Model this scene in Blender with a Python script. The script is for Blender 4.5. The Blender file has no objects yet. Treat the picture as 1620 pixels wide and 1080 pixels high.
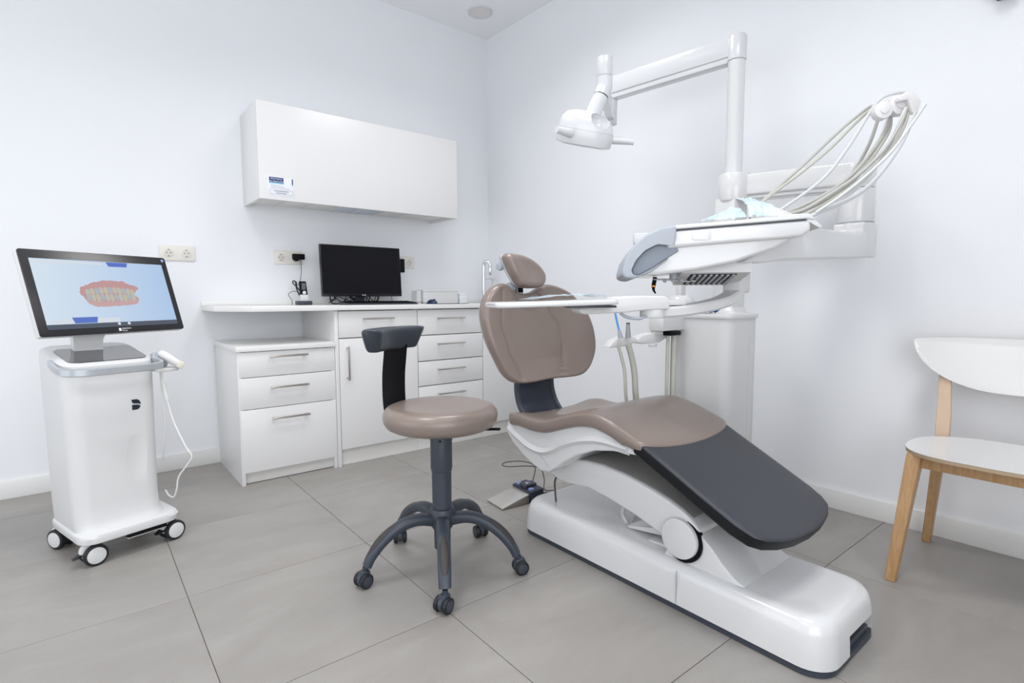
import bpy, bmesh, math, random
from mathutils import Matrix, Vector, noise
random.seed(7)
C = bpy.context.scene.collection
SC = bpy.context.scene
PI = math.pi

# ---------------------------------------------------------------- camera
cam_d = bpy.data.cameras.new('camera'); cam = bpy.data.objects.new('camera', cam_d); C.objects.link(cam)
yaw, pitch, roll = math.radians(51.157), math.radians(-4.654), math.radians(0.196)
fw = Vector((math.cos(yaw)*math.cos(pitch), math.sin(yaw)*math.cos(pitch), math.sin(pitch)))
r0 = fw.cross(Vector((0, 0, 1))).normalized(); d0 = fw.cross(r0)
rt = r0*math.cos(roll) + d0*math.sin(roll); dn = -r0*math.sin(roll) + d0*math.cos(roll)
m = Matrix((rt, -dn, -fw)).transposed().to_4x4(); m.translation = (0, 0, 0.945)
cam.matrix_world = m
cam_d.sensor_width = 36; cam_d.lens = 854.26/1620*36; cam_d.clip_start = 0.02
SC.camera = cam

# ---------------------------------------------------------------- light
w = bpy.data.worlds.new('world'); SC.world = w; w.use_nodes = True
w.node_tree.nodes['Background'].inputs[0].default_value = (0.9, 0.95, 1, 1)
w.node_tree.nodes['Background'].inputs[1].default_value = 0.3
def area(name, loc, sx, sy, power, rot=(0, 0, 0), col=(1, 1, 1)):
    l = bpy.data.lights.new(name, 'AREA'); l.shape = 'RECTANGLE'; l.size = sx; l.size_y = sy
    l.energy = power; l.color = col
    o = bpy.data.objects.new(name, l); C.objects.link(o); o.location = loc; o.rotation_euler = rot
    return o
for lx, ly, lp in ((0.15, 1.70, 9), (1.50, 2.00, 8), (1.15, 0.30, 10.5), (-0.95, 0.3, 6)):
    lo_ = area('ceiling_light', (lx, ly, 2.88), 0.6, 0.6, lp, col=(1.0, 0.99, 0.98)); lo_.data.spread = math.radians(140)
area('daylight_fill', (-0.7, -1.35, 1.35), 2.6, 2.2, 42, rot=(math.radians(102), 0, math.radians(-4)), col=(0.96, 0.98, 1.0))  # added fill light behind the camera, no window known there
area('daylight_fill', (-2.2, 1.9, 1.35), 2.4, 2.2, 17, rot=(math.radians(104), 0, math.radians(-90)), col=(0.96, 0.98, 1.0))  # stands for the unseen window at the left
SC.view_settings.view_transform = 'Standard'; SC.view_settings.look = 'None'
SC.view_settings.gamma = 1; SC.view_settings.use_curve_mapping = False
SC.view_settings.exposure = 0.36

# ---------------------------------------------------------------- materials
MATS = {}
def mat(name, col, rough=0.5, metal=0.0, coat=0.0, emit=None, alpha=1.0, trans=0.0, bump=0, bscale=80, var=0, vscale=6, spec=0.5):
    m = bpy.data.materials.new(name); m.use_nodes = True; nt = m.node_tree; b = nt.nodes['Principled BSDF']
    b.inputs['Base Color'].default_value = (*col, 1); b.inputs['Roughness'].default_value = rough
    b.inputs['Metallic'].default_value = metal; b.inputs['Coat Weight'].default_value = coat
    b.inputs['Coat Roughness'].default_value = 0.06; b.inputs['Specular IOR Level'].default_value = spec
    b.inputs['Alpha'].default_value = alpha; b.inputs['Transmission Weight'].default_value = trans
    if emit: b.inputs['Emission Color'].default_value = (*col, 1); b.inputs['Emission Strength'].default_value = emit
    tc = nt.nodes.new('ShaderNodeTexCoord')
    if bump:
        n = nt.nodes.new('ShaderNodeTexNoise'); n.inputs['Scale'].default_value = bscale; n.inputs['Detail'].default_value = 4
        bp = nt.nodes.new('ShaderNodeBump'); bp.inputs['Strength'].default_value = bump; bp.inputs['Distance'].default_value = 0.002
        nt.links.new(tc.outputs['Object'], n.inputs['Vector']); nt.links.new(n.outputs['Fac'], bp.inputs['Height'])
        nt.links.new(bp.outputs['Normal'], b.inputs['Normal'])
    if var:
        n = nt.nodes.new('ShaderNodeTexNoise'); n.inputs['Scale'].default_value = vscale; n.inputs['Detail'].default_value = 5
        mx = nt.nodes.new('ShaderNodeMix'); mx.data_type = 'RGBA'
        mx.inputs[6].default_value = (*[c*(1-var) for c in col], 1); mx.inputs[7].default_value = (*[min(1, c*(1+var)) for c in col], 1)
        nt.links.new(tc.outputs['Object'], n.inputs['Vector']); nt.links.new(n.outputs['Fac'], mx.inputs[0])
        nt.links.new(mx.outputs[2], b.inputs['Base Color'])
    MATS[name] = m; return m
WALL = mat('wall_paint', (0.865, 0.88, 0.91), 0.75, bump=0.15, bscale=150, spec=0.3)
CEIL = mat('ceiling_paint', (0.93, 0.94, 0.965), 0.9)
BASEB = mat('baseboard_white', (0.82, 0.82, 0.81), 0.35)
LAM = mat('white_laminate', (0.79, 0.79, 0.79), 0.32, bump=0.05, bscale=30)
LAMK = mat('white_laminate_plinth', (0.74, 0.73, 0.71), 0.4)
TOPM = mat('worktop_white', (0.83, 0.83, 0.82), 0.3)
STEEL = mat('brushed_steel', (0.55, 0.52, 0.49), 0.32, 0.9)
CHROME = mat('chrome', (0.75, 0.77, 0.79), 0.12, 1)
WHITE = mat('white_gloss_plastic', (0.69, 0.695, 0.705), 0.22, coat=0.5)
WHITE2 = mat('white_lamp_plastic', (0.66, 0.67, 0.69), 0.25, coat=0.3)
WHITEM = mat('white_matte_plastic', (0.69, 0.695, 0.70), 0.45)
ARMW = mat('lift_arm_top_shaded', (0.34, 0.335, 0.33), 0.35, coat=0.2)  # arm white darkened, the seat's shade is put into this colour
LGREY = mat('light_grey_rubber', (0.40, 0.43, 0.48), 0.5)
MGREY = mat('mid_grey_rubber', (0.24, 0.27, 0.32), 0.55)
HANDLEG = mat('satin_grey_handle', (0.46, 0.49, 0.52), 0.3, 0.35)
TAUPE = mat('taupe_upholstery', (0.232, 0.185, 0.162), 0.34, coat=0.2, bump=0.12, bscale=500)
SLATE = mat('slate_grey_plastic', (0.040, 0.050, 0.068), 0.42, bump=0.05, bscale=400)
SLATED = mat('dark_slate_pad', (0.045, 0.038, 0.038), 0.5, bump=0.2, bscale=400)
BLACKP = mat('black_soft_plastic', (0.003, 0.003, 0.005), 0.55, spec=0.15)
BLACKL = mat('black_leatherette', (0.036, 0.039, 0.050), 0.42, bump=0.3, bscale=600)
BLACKLS = mat('black_leatherette_edge', (0.006, 0.007, 0.010), 0.5, spec=0.3)
NAVY = mat('dark_navy_plastic', (0.018, 0.024, 0.042), 0.45)
SCREENB = mat('black_screen', (0.006, 0.006, 0.008), 0.22, spec=0.14)
BEZEL = mat('black_bezel', (0.010, 0.010, 0.013), 0.25)
GLASSTOP = mat('dark_glass_panel', (0.05, 0.052, 0.058), 0.06, coat=0.6)
RUBBER = mat('black_rubber', (0.010, 0.011, 0.014), 0.5)
CABLE = mat('black_cable', (0.010, 0.010, 0.012), 0.5)
CABLEW = mat('white_cable', (0.75, 0.75, 0.74), 0.4)
CABLEB = mat('brown_grey_cable', (0.07, 0.06, 0.055), 0.5)
HOSE = mat('grey_hose', (0.46, 0.46, 0.43), 0.4)
HOSE2 = mat('greige_hose', (0.50, 0.50, 0.45), 0.45)
HOSE3 = mat('pale_hose', (0.62, 0.64, 0.66), 0.35)
CREAM = mat('cream_socket_plastic', (0.80, 0.775, 0.72), 0.4)
SOCK = mat('socket_well', (0.72, 0.68, 0.62), 0.5)
BLUE = mat('medical_blue', (0.10, 0.35, 0.85), 0.4)
BLUED = mat('dark_blue_fabric', (0.02, 0.09, 0.32), 0.6)
BLUEP = mat('periwinkle_button', (0.19, 0.27, 0.56), 0.4)
PEDAL = mat('pedal_metal', (0.62, 0.60, 0.57), 0.28, 0.75)
FILM = mat('pale_blue_film', (0.62, 0.80, 0.90), 0.2, alpha=0.62, coat=0.2)
CLEARP = mat('milky_plastic', (0.78, 0.80, 0.81), 0.25, alpha=0.75)
ROLLER = mat('frosted_white_plastic', (0.86, 0.85, 0.86), 0.35, alpha=0.85)
ORANGE = mat('orange_ring', (0.9, 0.35, 0.03), 0.4)
WHITEC = mat('white_gloss_chair_top', (0.80, 0.80, 0.79), 0.25, coat=0.3)
PAPER = mat('white_paper', (0.82, 0.84, 0.88), 0.6)
PNAVY = mat('navy_print', (0.01, 0.035, 0.17), 0.6)
PCYAN = mat('cyan_print', (0.25, 0.62, 0.85), 0.6)
PTEXT = mat('dark_print', (0.10, 0.11, 0.24), 0.6)
PWHITE = mat('white_print', (0.85, 0.87, 0.92), 0.5)
LOGO = mat('dark_logo_print', (0.012, 0.018, 0.028), 0.35)
TAPE = mat('masking_tape', (0.78, 0.66, 0.40), 0.6)
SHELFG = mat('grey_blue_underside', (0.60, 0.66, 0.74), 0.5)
def wood():
    m = mat('birch_wood', (0.50, 0.31, 0.15), 0.42); nt = m.node_tree; b = nt.nodes['Principled BSDF']
    tc = nt.nodes.new('ShaderNodeTexCoord'); mp = nt.nodes.new('ShaderNodeMapping'); mp.inputs['Scale'].default_value = (14, 14, 1.6)
    n = nt.nodes.new('ShaderNodeTexNoise'); n.inputs['Scale'].default_value = 6; n.inputs['Detail'].default_value = 6; n.inputs['Distortion'].default_value = 1.2
    cr = nt.nodes.new('ShaderNodeValToRGB'); cr.color_ramp.elements[0].position = 0.3; cr.color_ramp.elements[1].position = 0.75
    cr.color_ramp.elements[0].color = (0.44, 0.25, 0.11, 1); cr.color_ramp.elements[1].color = (0.56, 0.36, 0.19, 1)
    nt.links.new(tc.outputs['Object'], mp.inputs[0]); nt.links.new(mp.outputs[0], n.inputs['Vector']); nt.links.new(n.outputs['Fac'], cr.inputs[0]); nt.links.new(cr.outputs[0], b.inputs['Base Color'])
    return m
WOOD = wood()
PALEWOOD = mat('pale_birch_wood', (0.66, 0.50, 0.36), 0.45, var=0.08, vscale=20)
PLY = mat('plywood_edge', (0.42, 0.31, 0.21), 0.5)
def stone():
    m = mat('grey_porcelain_tile', (0.30, 0.29, 0.275), 0.42); nt = m.node_tree; b = nt.nodes['Principled BSDF']
    g = nt.nodes.new('ShaderNodeNewGeometry'); mp = nt.nodes.new('ShaderNodeMapping'); mp.inputs['Scale'].default_value = (1.0, 2.2, 1); mp.inputs['Rotation'].default_value = (0, 0, 0.5)
    oi = nt.nodes.new('ShaderNodeObjectInfo'); ad = nt.nodes.new('ShaderNodeVectorMath'); ad.operation = 'ADD'
    mu = nt.nodes.new('ShaderNodeMath'); mu.operation = 'MULTIPLY'; mu.inputs[1].default_value = 37
    n = nt.nodes.new('ShaderNodeTexNoise'); n.inputs['Scale'].default_value = 2.6; n.inputs['Detail'].default_value = 7; n.inputs['Roughness'].default_value = 0.6; n.inputs['Distortion'].default_value = 0.6
    n2 = nt.nodes.new('ShaderNodeTexNoise'); n2.inputs['Scale'].default_value = 260; n2.inputs['Detail'].default_value = 2
    cr = nt.nodes.new('ShaderNodeValToRGB'); cr.color_ramp.elements[0].position = 0.25; cr.color_ramp.elements[1].position = 0.75
    cr.color_ramp.elements[0].color = (0.282, 0.266, 0.250, 1); cr.color_ramp.elements[1].color = (0.368, 0.352, 0.333, 1)
    mx = nt.nodes.new('ShaderNodeMix'); mx.data_type = 'RGBA'; mx.blend_type = 'MULTIPLY'; mx.inputs[0].default_value = 1
    cr2 = nt.nodes.new('ShaderNodeValToRGB'); cr2.color_ramp.elements[0].color = (0.86, 0.86, 0.86, 1); cr2.color_ramp.elements[1].color = (1.08, 1.08, 1.08, 1)
    L = nt.links.new
    L(oi.outputs['Random'], mu.inputs[0]); L(g.outputs['Position'], ad.inputs[0]); L(mu.outputs[0], ad.inputs[1]); L(ad.outputs[0], mp.inputs[0])
    L(mp.outputs[0], n.inputs['Vector']); L(g.outputs['Position'], n2.inputs['Vector']); L(n.outputs['Fac'], cr.inputs[0]); L(n2.outputs['Fac'], cr2.inputs[0])
    L(cr.outputs[0], mx.inputs[6]); L(cr2.outputs[0], mx.inputs[7]); L(mx.outputs[2], b.inputs['Base Color'])
    return m
TILE = stone()
GROUT = mat('brown_grout', (0.19, 0.155, 0.13), 0.9)

# ---------------------------------------------------------------- helpers
ROOT = {}
def join(bm, t, M=None):
    if M: bmesh.ops.transform(t, matrix=M, verts=t.verts)
    me = bpy.data.meshes.new('t'); t.to_mesh(me); bm.from_mesh(me); bpy.data.meshes.remove(me); t.free()
def bevel(t, w, seg=3, ang=25):
    es = [e for e in t.edges if len(e.link_faces) == 2 and e.calc_face_angle(0) > math.radians(ang)]
    if w > 0 and es: bmesh.ops.bevel(t, geom=es, offset=w, segments=seg, profile=0.5, affect='EDGES', clamp_overlap=True)
def B(): return bmesh.new()
def box(bm, x0, x1, y0, y1, z0, z1, bev=0.0, M=None, seg=2):
    t = bmesh.new(); bmesh.ops.create_cube(t, size=1)
    bmesh.ops.transform(t, matrix=Matrix.Translation(((x0+x1)/2, (y0+y1)/2, (z0+z1)/2)) @ Matrix.Diagonal((abs(x1-x0), abs(y1-y0), abs(z1-z0), 1)), verts=t.verts)
    bevel(t, bev, seg); join(bm, t, M); return bm
def cyl(bm, p0, p1, ra, rb=None, n=24, bev=0.0, M=None):
    p0, p1 = Vector(p0), Vector(p1); rb = ra if rb is None else rb
    t = bmesh.new(); L = (p1-p0).length
    bmesh.ops.create_cone(t, cap_ends=True, segments=n, radius1=ra, radius2=rb, depth=L)
    bevel(t, bev, 2, 50)
    q = (p1-p0).to_track_quat('Z', 'Y').to_matrix().to_4x4()
    bmesh.ops.transform(t, matrix=Matrix.Translation((p0+p1)/2) @ q, verts=t.verts); join(bm, t, M); return bm
def ball(bm, c, r, s=(1, 1, 1), n=16, M=None):
    t = bmesh.new(); bmesh.ops.create_uvsphere(t, u_segments=n*2, v_segments=n, radius=r)
    bmesh.ops.transform(t, matrix=Matrix.Translation(c) @ Matrix.Diagonal((*s, 1)), verts=t.verts); join(bm, t, M); return bm
def smooth_path(pts, k=6):
    P = [Vector(p) for p in pts]; P = [2*P[0]-P[1]] + P + [2*P[-1]-P[-2]]; out = []
    for i in range(1, len(P)-2):
        a, b, c, d = P[i-1:i+3]
        for j in range(k):
            t = j/k
            out.append(0.5*((2*b) + (c-a)*t + (2*a-5*b+4*c-d)*t*t + (3*b-a-3*c+d)*t**3))
    out.append(P[-2]); return out
def loft(bm, loops, cap=True, closed=True, M=None):
    t = bmesh.new(); V = [[t.verts.new(p) for p in l] for l in loops]; n = len(V[0])
    for a, b in zip(V, V[1:]):
        for i in range(n if closed else n-1):
            j = (i+1) % n; t.faces.new((a[i], a[j], b[j], b[i]))
    if cap: t.faces.new(V[0][::-1]); t.faces.new(V[-1])
    bmesh.ops.recalc_face_normals(t, faces=t.faces); join(bm, t, M); return bm
def tube(bm, pts, r, n=8, k=6, M=None, flat=1.0):
    P = smooth_path(pts, k) if k > 1 else [Vector(p) for p in pts]
    up = Vector((0, 0, 1)); loops = []; prev = None
    for i, p in enumerate(P):
        d = (P[min(i+1, len(P)-1)] - P[max(i-1, 0)]).normalized()
        if prev is None:
            a = d.cross(up) if abs(d.z) < 0.95 else d.cross(Vector((1, 0, 0)))
        else: a = prev - d*prev.dot(d)
        a.normalize(); b = d.cross(a); prev = a
        rr = r(i/(len(P)-1)) if callable(r) else r
        loops.append([p + (a*math.cos(q*2*PI/n) + b*math.sin(q*2*PI/n)*flat)*rr for q in range(n)])
    return loft(bm, loops, M=M)
def ribbon(bm, pts, wv, th, k=5, M=None, bev=0.004):
    """flat bar swept along pts: wv = width vector (fixed), th = thickness"""
    P = smooth_path(pts, k) if k > 1 else [Vector(p) for p in pts]; wv = Vector(wv); loops = []
    for i, p in enumerate(P):
        d = (P[min(i+1, len(P)-1)] - P[max(i-1, 0)]).normalized(); nn = d.cross(wv.normalized()).normalized()
        h = nn*th/2; ww = wv*0.5; c = 0.78
        loops.append([p+ww*c+h, p+ww+h*0.4, p+ww-h*0.4, p+ww*c-h, p-ww*c-h, p-ww-h*0.4, p-ww+h*0.4, p-ww*c+h])
    return loft(bm, loops, M=M)
def prism(bm, pts, axis, lo, hi, bev=0.0, M=None, seg=2, ang=25):
    """pts 2D; axis 'x': (y,z); 'y': (x,z); 'z': (x,y)"""
    f = {'x': lambda p, c: (c, p[0], p[1]), 'y': lambda p, c: (p[0], c, p[1]), 'z': lambda p, c: (p[0], p[1], c)}[axis]
    t = bmesh.new(); A = [t.verts.new(f(p, lo)) for p in pts]; Bv = [t.verts.new(f(p, hi)) for p in pts]; n = len(pts)
    t.faces.new(A); t.faces.new(Bv[::-1])
    for i in range(n): t.faces.new((A[i], Bv[i], Bv[(i+1) % n], A[(i+1) % n]))
    bmesh.ops.recalc_face_normals(t, faces=t.faces); bevel(t, bev, seg, ang); join(bm, t, M); return bm
def lathe(bm, prof, c=(0, 0, 0), n=40, M=None):
    c = Vector(c)
    return loft(bm, [[c+Vector((r*math.cos(a*2*PI/n), r*math.sin(a*2*PI/n), z)) for a in range(n)] for r, z in prof], M=M)
def rrect(x0, x1, y0, y1, r, k=6):
    out = []
    for cx, cy, a0 in ((x1-r, y1-r, 0), (x0+r, y1-r, 90), (x0+r, y0+r, 180), (x1-r, y0+r, 270)):
        for i in range(k+1):
            a = math.radians(a0+90*i/k); out.append((cx+r*math.cos(a), cy+r*math.sin(a)))
    return out
def link(o, parent):
    C.objects.link(o)
    if parent is not None: o.parent = parent
def obj(name, bm, mt, parent=None, ang=35, world=False, sub=0):
    if world and parent is not None:
        p = parent
        while p.parent is not None: p = p.parent
        bmesh.ops.transform(bm, matrix=ROOT[p.name].inverted(), verts=bm.verts)
    bmesh.ops.recalc_face_normals(bm, faces=bm.faces)
    me = bpy.data.meshes.new(name); bm.to_mesh(me); bm.free()
    for p in me.polygons: p.use_smooth = True
    me.set_sharp_from_angle(angle=math.radians(ang))
    for q in (mt if isinstance(mt, (list, tuple)) else [mt]): me.materials.append(q)
    o = bpy.data.objects.new(name, me); link(o, parent)
    if sub: md = o.modifiers.new('s', 'SUBSURF'); md.levels = md.render_levels = sub
    return o
def W(name, bm, mt, parent, **k): return obj(name, bm, mt, parent, world=True, **k)
def thing(name, label, cat, loc=(0, 0, 0), rz=0.0, group=None):
    o = bpy.data.objects.new(name, None); C.objects.link(o); o.empty_display_size = 0.05
    o.location = loc; o.rotation_euler = (0, 0, rz); o['label'] = label; o['category'] = cat
    ROOT[o.name] = Matrix.Translation(loc) @ Matrix.Rotation(rz, 4, 'Z')
    if group: o['group'] = group
    return o
def tag(o, label, cat, group=None):
    o['label'] = label; o['category'] = cat
    if group: o['group'] = group
    return o
def struct(name, bm, mt, parent=None, **k):
    o = obj(name, bm, mt, parent, **k)
    if parent is None: o['kind'] = 'structure'
    return o
def cut(o, bm):
    """boolean difference, applied at once; the cutter is removed again"""
    me = bpy.data.meshes.new('c'); bmesh.ops.recalc_face_normals(bm, faces=bm.faces); bm.to_mesh(me); bm.free()
    if o.data.materials:
        me.materials.append(o.data.materials[-1])
    k = bpy.data.objects.new('c', me); C.objects.link(k); k.matrix_world = o.matrix_world
    if o.parent:
        p = o.parent
        while p.parent is not None: p = p.parent
        k.matrix_world = ROOT[p.name]
    bpy.context.view_layer.update()
    md = o.modifiers.new('b', 'BOOLEAN'); md.operation = 'DIFFERENCE'; md.object = k; md.solver = 'EXACT'; md.material_mode = 'TRANSFER'
    dg = bpy.context.evaluated_depsgraph_get(); new = bpy.data.meshes.new_from_object(o.evaluated_get(dg))
    o.modifiers.remove(md); o.data = new; bpy.data.objects.remove(k); bpy.data.meshes.remove(me)
    for p in new.polygons: p.use_smooth = True
    new.set_sharp_from_angle(angle=math.radians(35))
def text(name, s, size, M, mt, parent, ext=0.0003, align='CENTER'):
    cu = bpy.data.curves.new('t', 'FONT'); cu.body = s; cu.size = size; cu.extrude = ext; cu.align_x = align; cu.align_y = 'CENTER'; cu.resolution_u = 3
    t = bpy.data.objects.new('t', cu); C.objects.link(t); bpy.context.view_layer.update()
    me = bpy.data.meshes.new_from_object(t.evaluated_get(bpy.context.evaluated_depsgraph_get()))
    bpy.data.objects.remove(t); bpy.data.curves.remove(cu)
    p = parent
    while p.parent is not None: p = p.parent
    me.transform(M); me.materials.clear(); me.materials.append(mt)
    o = bpy.data.objects.new(name, me); link(o, parent); return o
def frame(o, ux, uy):
    ux = Vector(ux).normalized(); uy = Vector(uy); uy = (uy-ux*uy.dot(ux)).normalized(); uz = ux.cross(uy)
    M = Matrix((ux, uy, uz)).transposed().to_4x4(); M.translation = o; return M

# ---------------------------------------------------------------- room
YA = 3.457; H = 2.90
def WB(y): return 2.545 + 0.0215*(YA-y)          # the right wall runs about one degree off square
fl = struct('floor', box(B(), -2.4, 2.75, -1.6, YA+0.1, -0.06, -0.003), GROUT)
TX, TY, TS = 0.2275, 0.7335, 0.599
tile_me = {}
for i in range(-5, 5):
    for j in range(-4, 6):
        x0, y0 = TX+i*TS, TY+j*TS; x1, y1 = x0+TS, y0+TS
        x0c, x1c, y0c, y1c = max(x0, -2.4), min(x1, WB(0)+0.02), max(y0, -1.5), min(y1, YA)
        if x1c-x0c < 0.02 or y1c-y0c < 0.02: continue
        full = (x0c, x1c, y0c, y1c) == (x0, x1, y0, y1)
        key = 'full' if full else (i, j)
        if key not in tile_me:
            o = obj('floor_tile', box(B(), 0.0011, x1c-x0c-0.0011, 0.0011, y1c-y0c-0.0011, -0.003, 0, 0.0006, seg=1), TILE, fl)
            tile_me[key] = o.data
        else:
            o = bpy.data.objects.new('floor_tile', tile_me[key]); link(o, fl)
        o.location = (x0c, y0c, 0)
struct('ceiling', box(B(), -2.4, 2.75, -1.6, YA+0.1, H, H+0.08), CEIL)
struct('wall_back', box(B(), -2.4, 2.75, YA, YA+0.1, -0.06, H+0.08), WALL)
struct('wall_right', prism(B(), [(WB(YA), YA), (WB(-1.6), -1.6), (2.85, -1.6), (2.85, YA)], 'z', -0.06, H+0.08), WALL)
struct('wall_left', box(B(), -2.5, -2.4, -1.6, YA+0.1, -0.06, H+0.08), WALL)
struct('wall_front', box(B(), -2.4, 2.75, -1.7, -1.6, -0.06, H+0.08), WALL)
struct('baseboard_back', box(B(), -2.4, 0.606, YA-0.012, YA, 0, 0.087, 0.002), BASEB)
struct('baseboard_right', prism(B(), [(WB(2.86)-0.012, 2.86), (WB(-1.6)-0.012, -1.6), (WB(-1.6), -1.6), (WB(2.86), 2.86)], 'z', 0, 0.087, 0.002), BASEB)
# round ceiling grille
t = thing('ceiling_grille', 'round flush white grille set in the ceiling near the corner', 'speaker', (2.27, 3.155, H))
obj('rim', lathe(B(), [(0.085, 0), (0.085, -0.006), (0.072, -0.009), (0.066, -0.006), (0.066, 0)]), WHITEM, t)
g = obj('mesh_cover', lathe(B(), [(0.066, 0), (0.066, -0.004), (0.02, -0.008), (0.002, -0.0082)]), mat('warm_grille', (0.78, 0.76, 0.76), 0.7), t)
# dark tip of a fitting high on the right wall
t = thing('wall_fitting', 'small dark fitting high on the right wall at the top edge of the picture', 'fitting', (2.58, 0.452, 1.995))
obj('bracket', box(B(), -0.03, 0.025, -0.03, 0.03, -0.01, 0.06, 0.004), SLATE, t)
obj('tip', cyl(B(), (-0.03, 0, 0.03), (-0.045, 0, -0.012), 0.016, 0.006, 12), SLATE, t)

# ---------------------------------------------------------------- base cabinets
YF = 2.915
def bar_handle(parent, xc, zc, L=0.19, vert=False, y=None, x=None):
    y = YF if y is None else y
    b = B()
    if not vert:
        box(b, xc-L/2, xc+L/2, y-0.034, y-0.026, zc-0.005, zc+0.005, 0.001)
        for s in (-1, 1): box(b, xc+s*(L/2-0.012)-0.005, xc+s*(L/2-0.012)+0.005, y-0.028, y+0.001, zc-0.004, zc+0.004, 0.001)
    else:
        box(b, xc-0.005, xc+0.005, y-0.034, y-0.026, zc-L/2, zc+L/2, 0.001)
        for s in (-1, 1): box(b, xc-0.004, xc+0.004, y-0.028, y+0.001, zc+s*(L/2-0.012)-0.005, zc+s*(L/2-0.012)+0.005, 0.001)
    return W('handle', b, STEEL, parent)
def front(name, parent, x0, x1, z0, z1, hx=None, hz=None, hl=0.19, vert=False):
    o = W(name, box(B(), x0+0.0015, x1-0.0015, YF, YF+0.018, z0+0.0015, z1-0.0015, 0.001), LAM, parent)
    if hx is not None: bar_handle(o, hx, hz, hl, vert)
    return o
# low drawer unit
t = thing('drawer_unit', 'low white three-drawer unit with its own slab top at the left end under the worktop', 'cabinet', (0.85, 3.18, 0))
b = B(); box(b, 0.604, 0.622, YF+0.001, YA-0.013, 0, 0.68, 0.0008); box(b, 1.077, 1.0945, YF+0.001, YA-0.013, 0, 0.68, 0.0008)
box(b, 0.622, 1.077, YA-0.03, YA-0.013, 0.06, 0.68); box(b, 0.622, 1.077, YF+0.02, YA-0.03, 0.06, 0.076); box(b, 0.622, 1.077, YF+0.02, YA-0.03, 0.662, 0.68)
W('carcass', b, LAM, t)
W('plinth', box(B(), 0.622, 1.077, YF+0.03, YF+0.046, 0.003, 0.062), LAMK, t)
W('slab_top', box(B(), 0.598, 1.0945, YF-0.012, YA-0.002, 0.68, 0.706, 0.0015), TOPM, t)
for z0, z1, hz in ((0.548, 0.678, 0.651), (0.386, 0.548, 0.4925), (0.062, 0.386, 0.3315)):
    front('drawer', t, 0.609, 1.094, z0, z1, 0.8465, hz, 0.19)
# cupboard unit
t = thing('sink_base_cabinet', 'white base cabinet with one drawer above one tall door, behind the stool backrest', 'cabinet', (1.36, 3.18, 0))
b = B(); box(b, 1.097, 1.117, YF-0.003, YA-0.013, 0, 0.876, 0.0008); box(b, 1.593, 1.609, YF+0.02, YA-0.013, 0.08, 0.876)
box(b, 1.117, 1.593, YA-0.03, YA-0.013, 0.08, 0.876); box(b, 1.117, 1.593, YF+0.02, YA-0.03, 0.09, 0.106)
W('carcass', b, LAM, t)
W('plinth', box(B(), 1.119, 1.609, YF+0.023, YF+0.039, 0.001, 0.092), LAMK, t)
front('drawer', t, 1.119, 1.609, 0.723, 0.874, 1.35, 0.829, 0.19)
front('door', t, 1.119, 1.609, 0.094, 0.721, 1.163, 0.583, 0.19, True)
t = thing('four_drawer_cabinet', 'white base cabinet of four drawers, right of the cabinet with a door', 'cabinet', (1.85, 3.18, 0))
b = B(); box(b, 1.6105, 1.626, YF+0.02, YA-0.013, 0.08, 0.876); box(b, 2.08, 2.096, YF+0.02, YA-0.013, 0.08, 0.876)
box(b, 1.626, 2.08, YA-0.03, YA-0.013, 0.08, 0.876); box(b, 1.626, 2.08, YF+0.02, YA-0.03, 0.09, 0.106)
W('carcass', b, LAM, t)
W('plinth', box(B(), 1.6105, 2.096, YF+0.023, YF+0.039, 0.001, 0.092), LAMK, t)
for z0, z1 in ((0.716, 0.874), (0.556, 0.714), (0.401, 0.554), (0.094, 0.399)):
    front('drawer', t, 1.611, 2.096, z0, z1, 1.84, z1-0.055, 0.2)
t = thing('end_base_cabinet', 'white base cabinet with plain doors in the far corner behind the treatment chair back', 'cabinet', (2.3, 3.18, 0))
b = B(); box(b, 2.098, 2.114, YF+0.02, YA-0.013, 0.08, 0.876); box(b, 2.114, 2.52, YA-0.03, YA-0.013, 0.08, 0.876); box(b, 2.114, 2.52, YF+0.02, YA-0.03, 0.09, 0.106)
box(b, 2.52, 2.536, YF+0.02, YA-0.013, 0.08, 0.876)
W('carcass', b, LAM, t)
W('plinth', box(B(), 2.098, 2.545, YF+0.023, YF+0.039, 0.001, 0.092), LAMK, t)
front('door', t, 2.098, 2.536, 0.094, 0.874)
# worktop
t = thing('worktop', 'long white worktop with a cut left corner along the back wall', 'worktop', (1.5, 3.15, 0.878))
W('slab', prism(B(), [(0.545, YA-0.001), (0.545, 3.10), (0.575, 3.06), (0.72, 2.888), (2.545, 2.888), (2.545, YA-0.001)][:3]+[(0.60, 3.0), (0.68, 2.888), (2.545, 2.888), (2.545, YA-0.001)], 'z', 0.878, 0.905, 0.002), TOPM, t)
struct('trim_1', box(B(), 0.545, 2.545, YA-0.012, YA-0.0005, 0.9055, 0.932, 0.001), TOPM)

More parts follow.
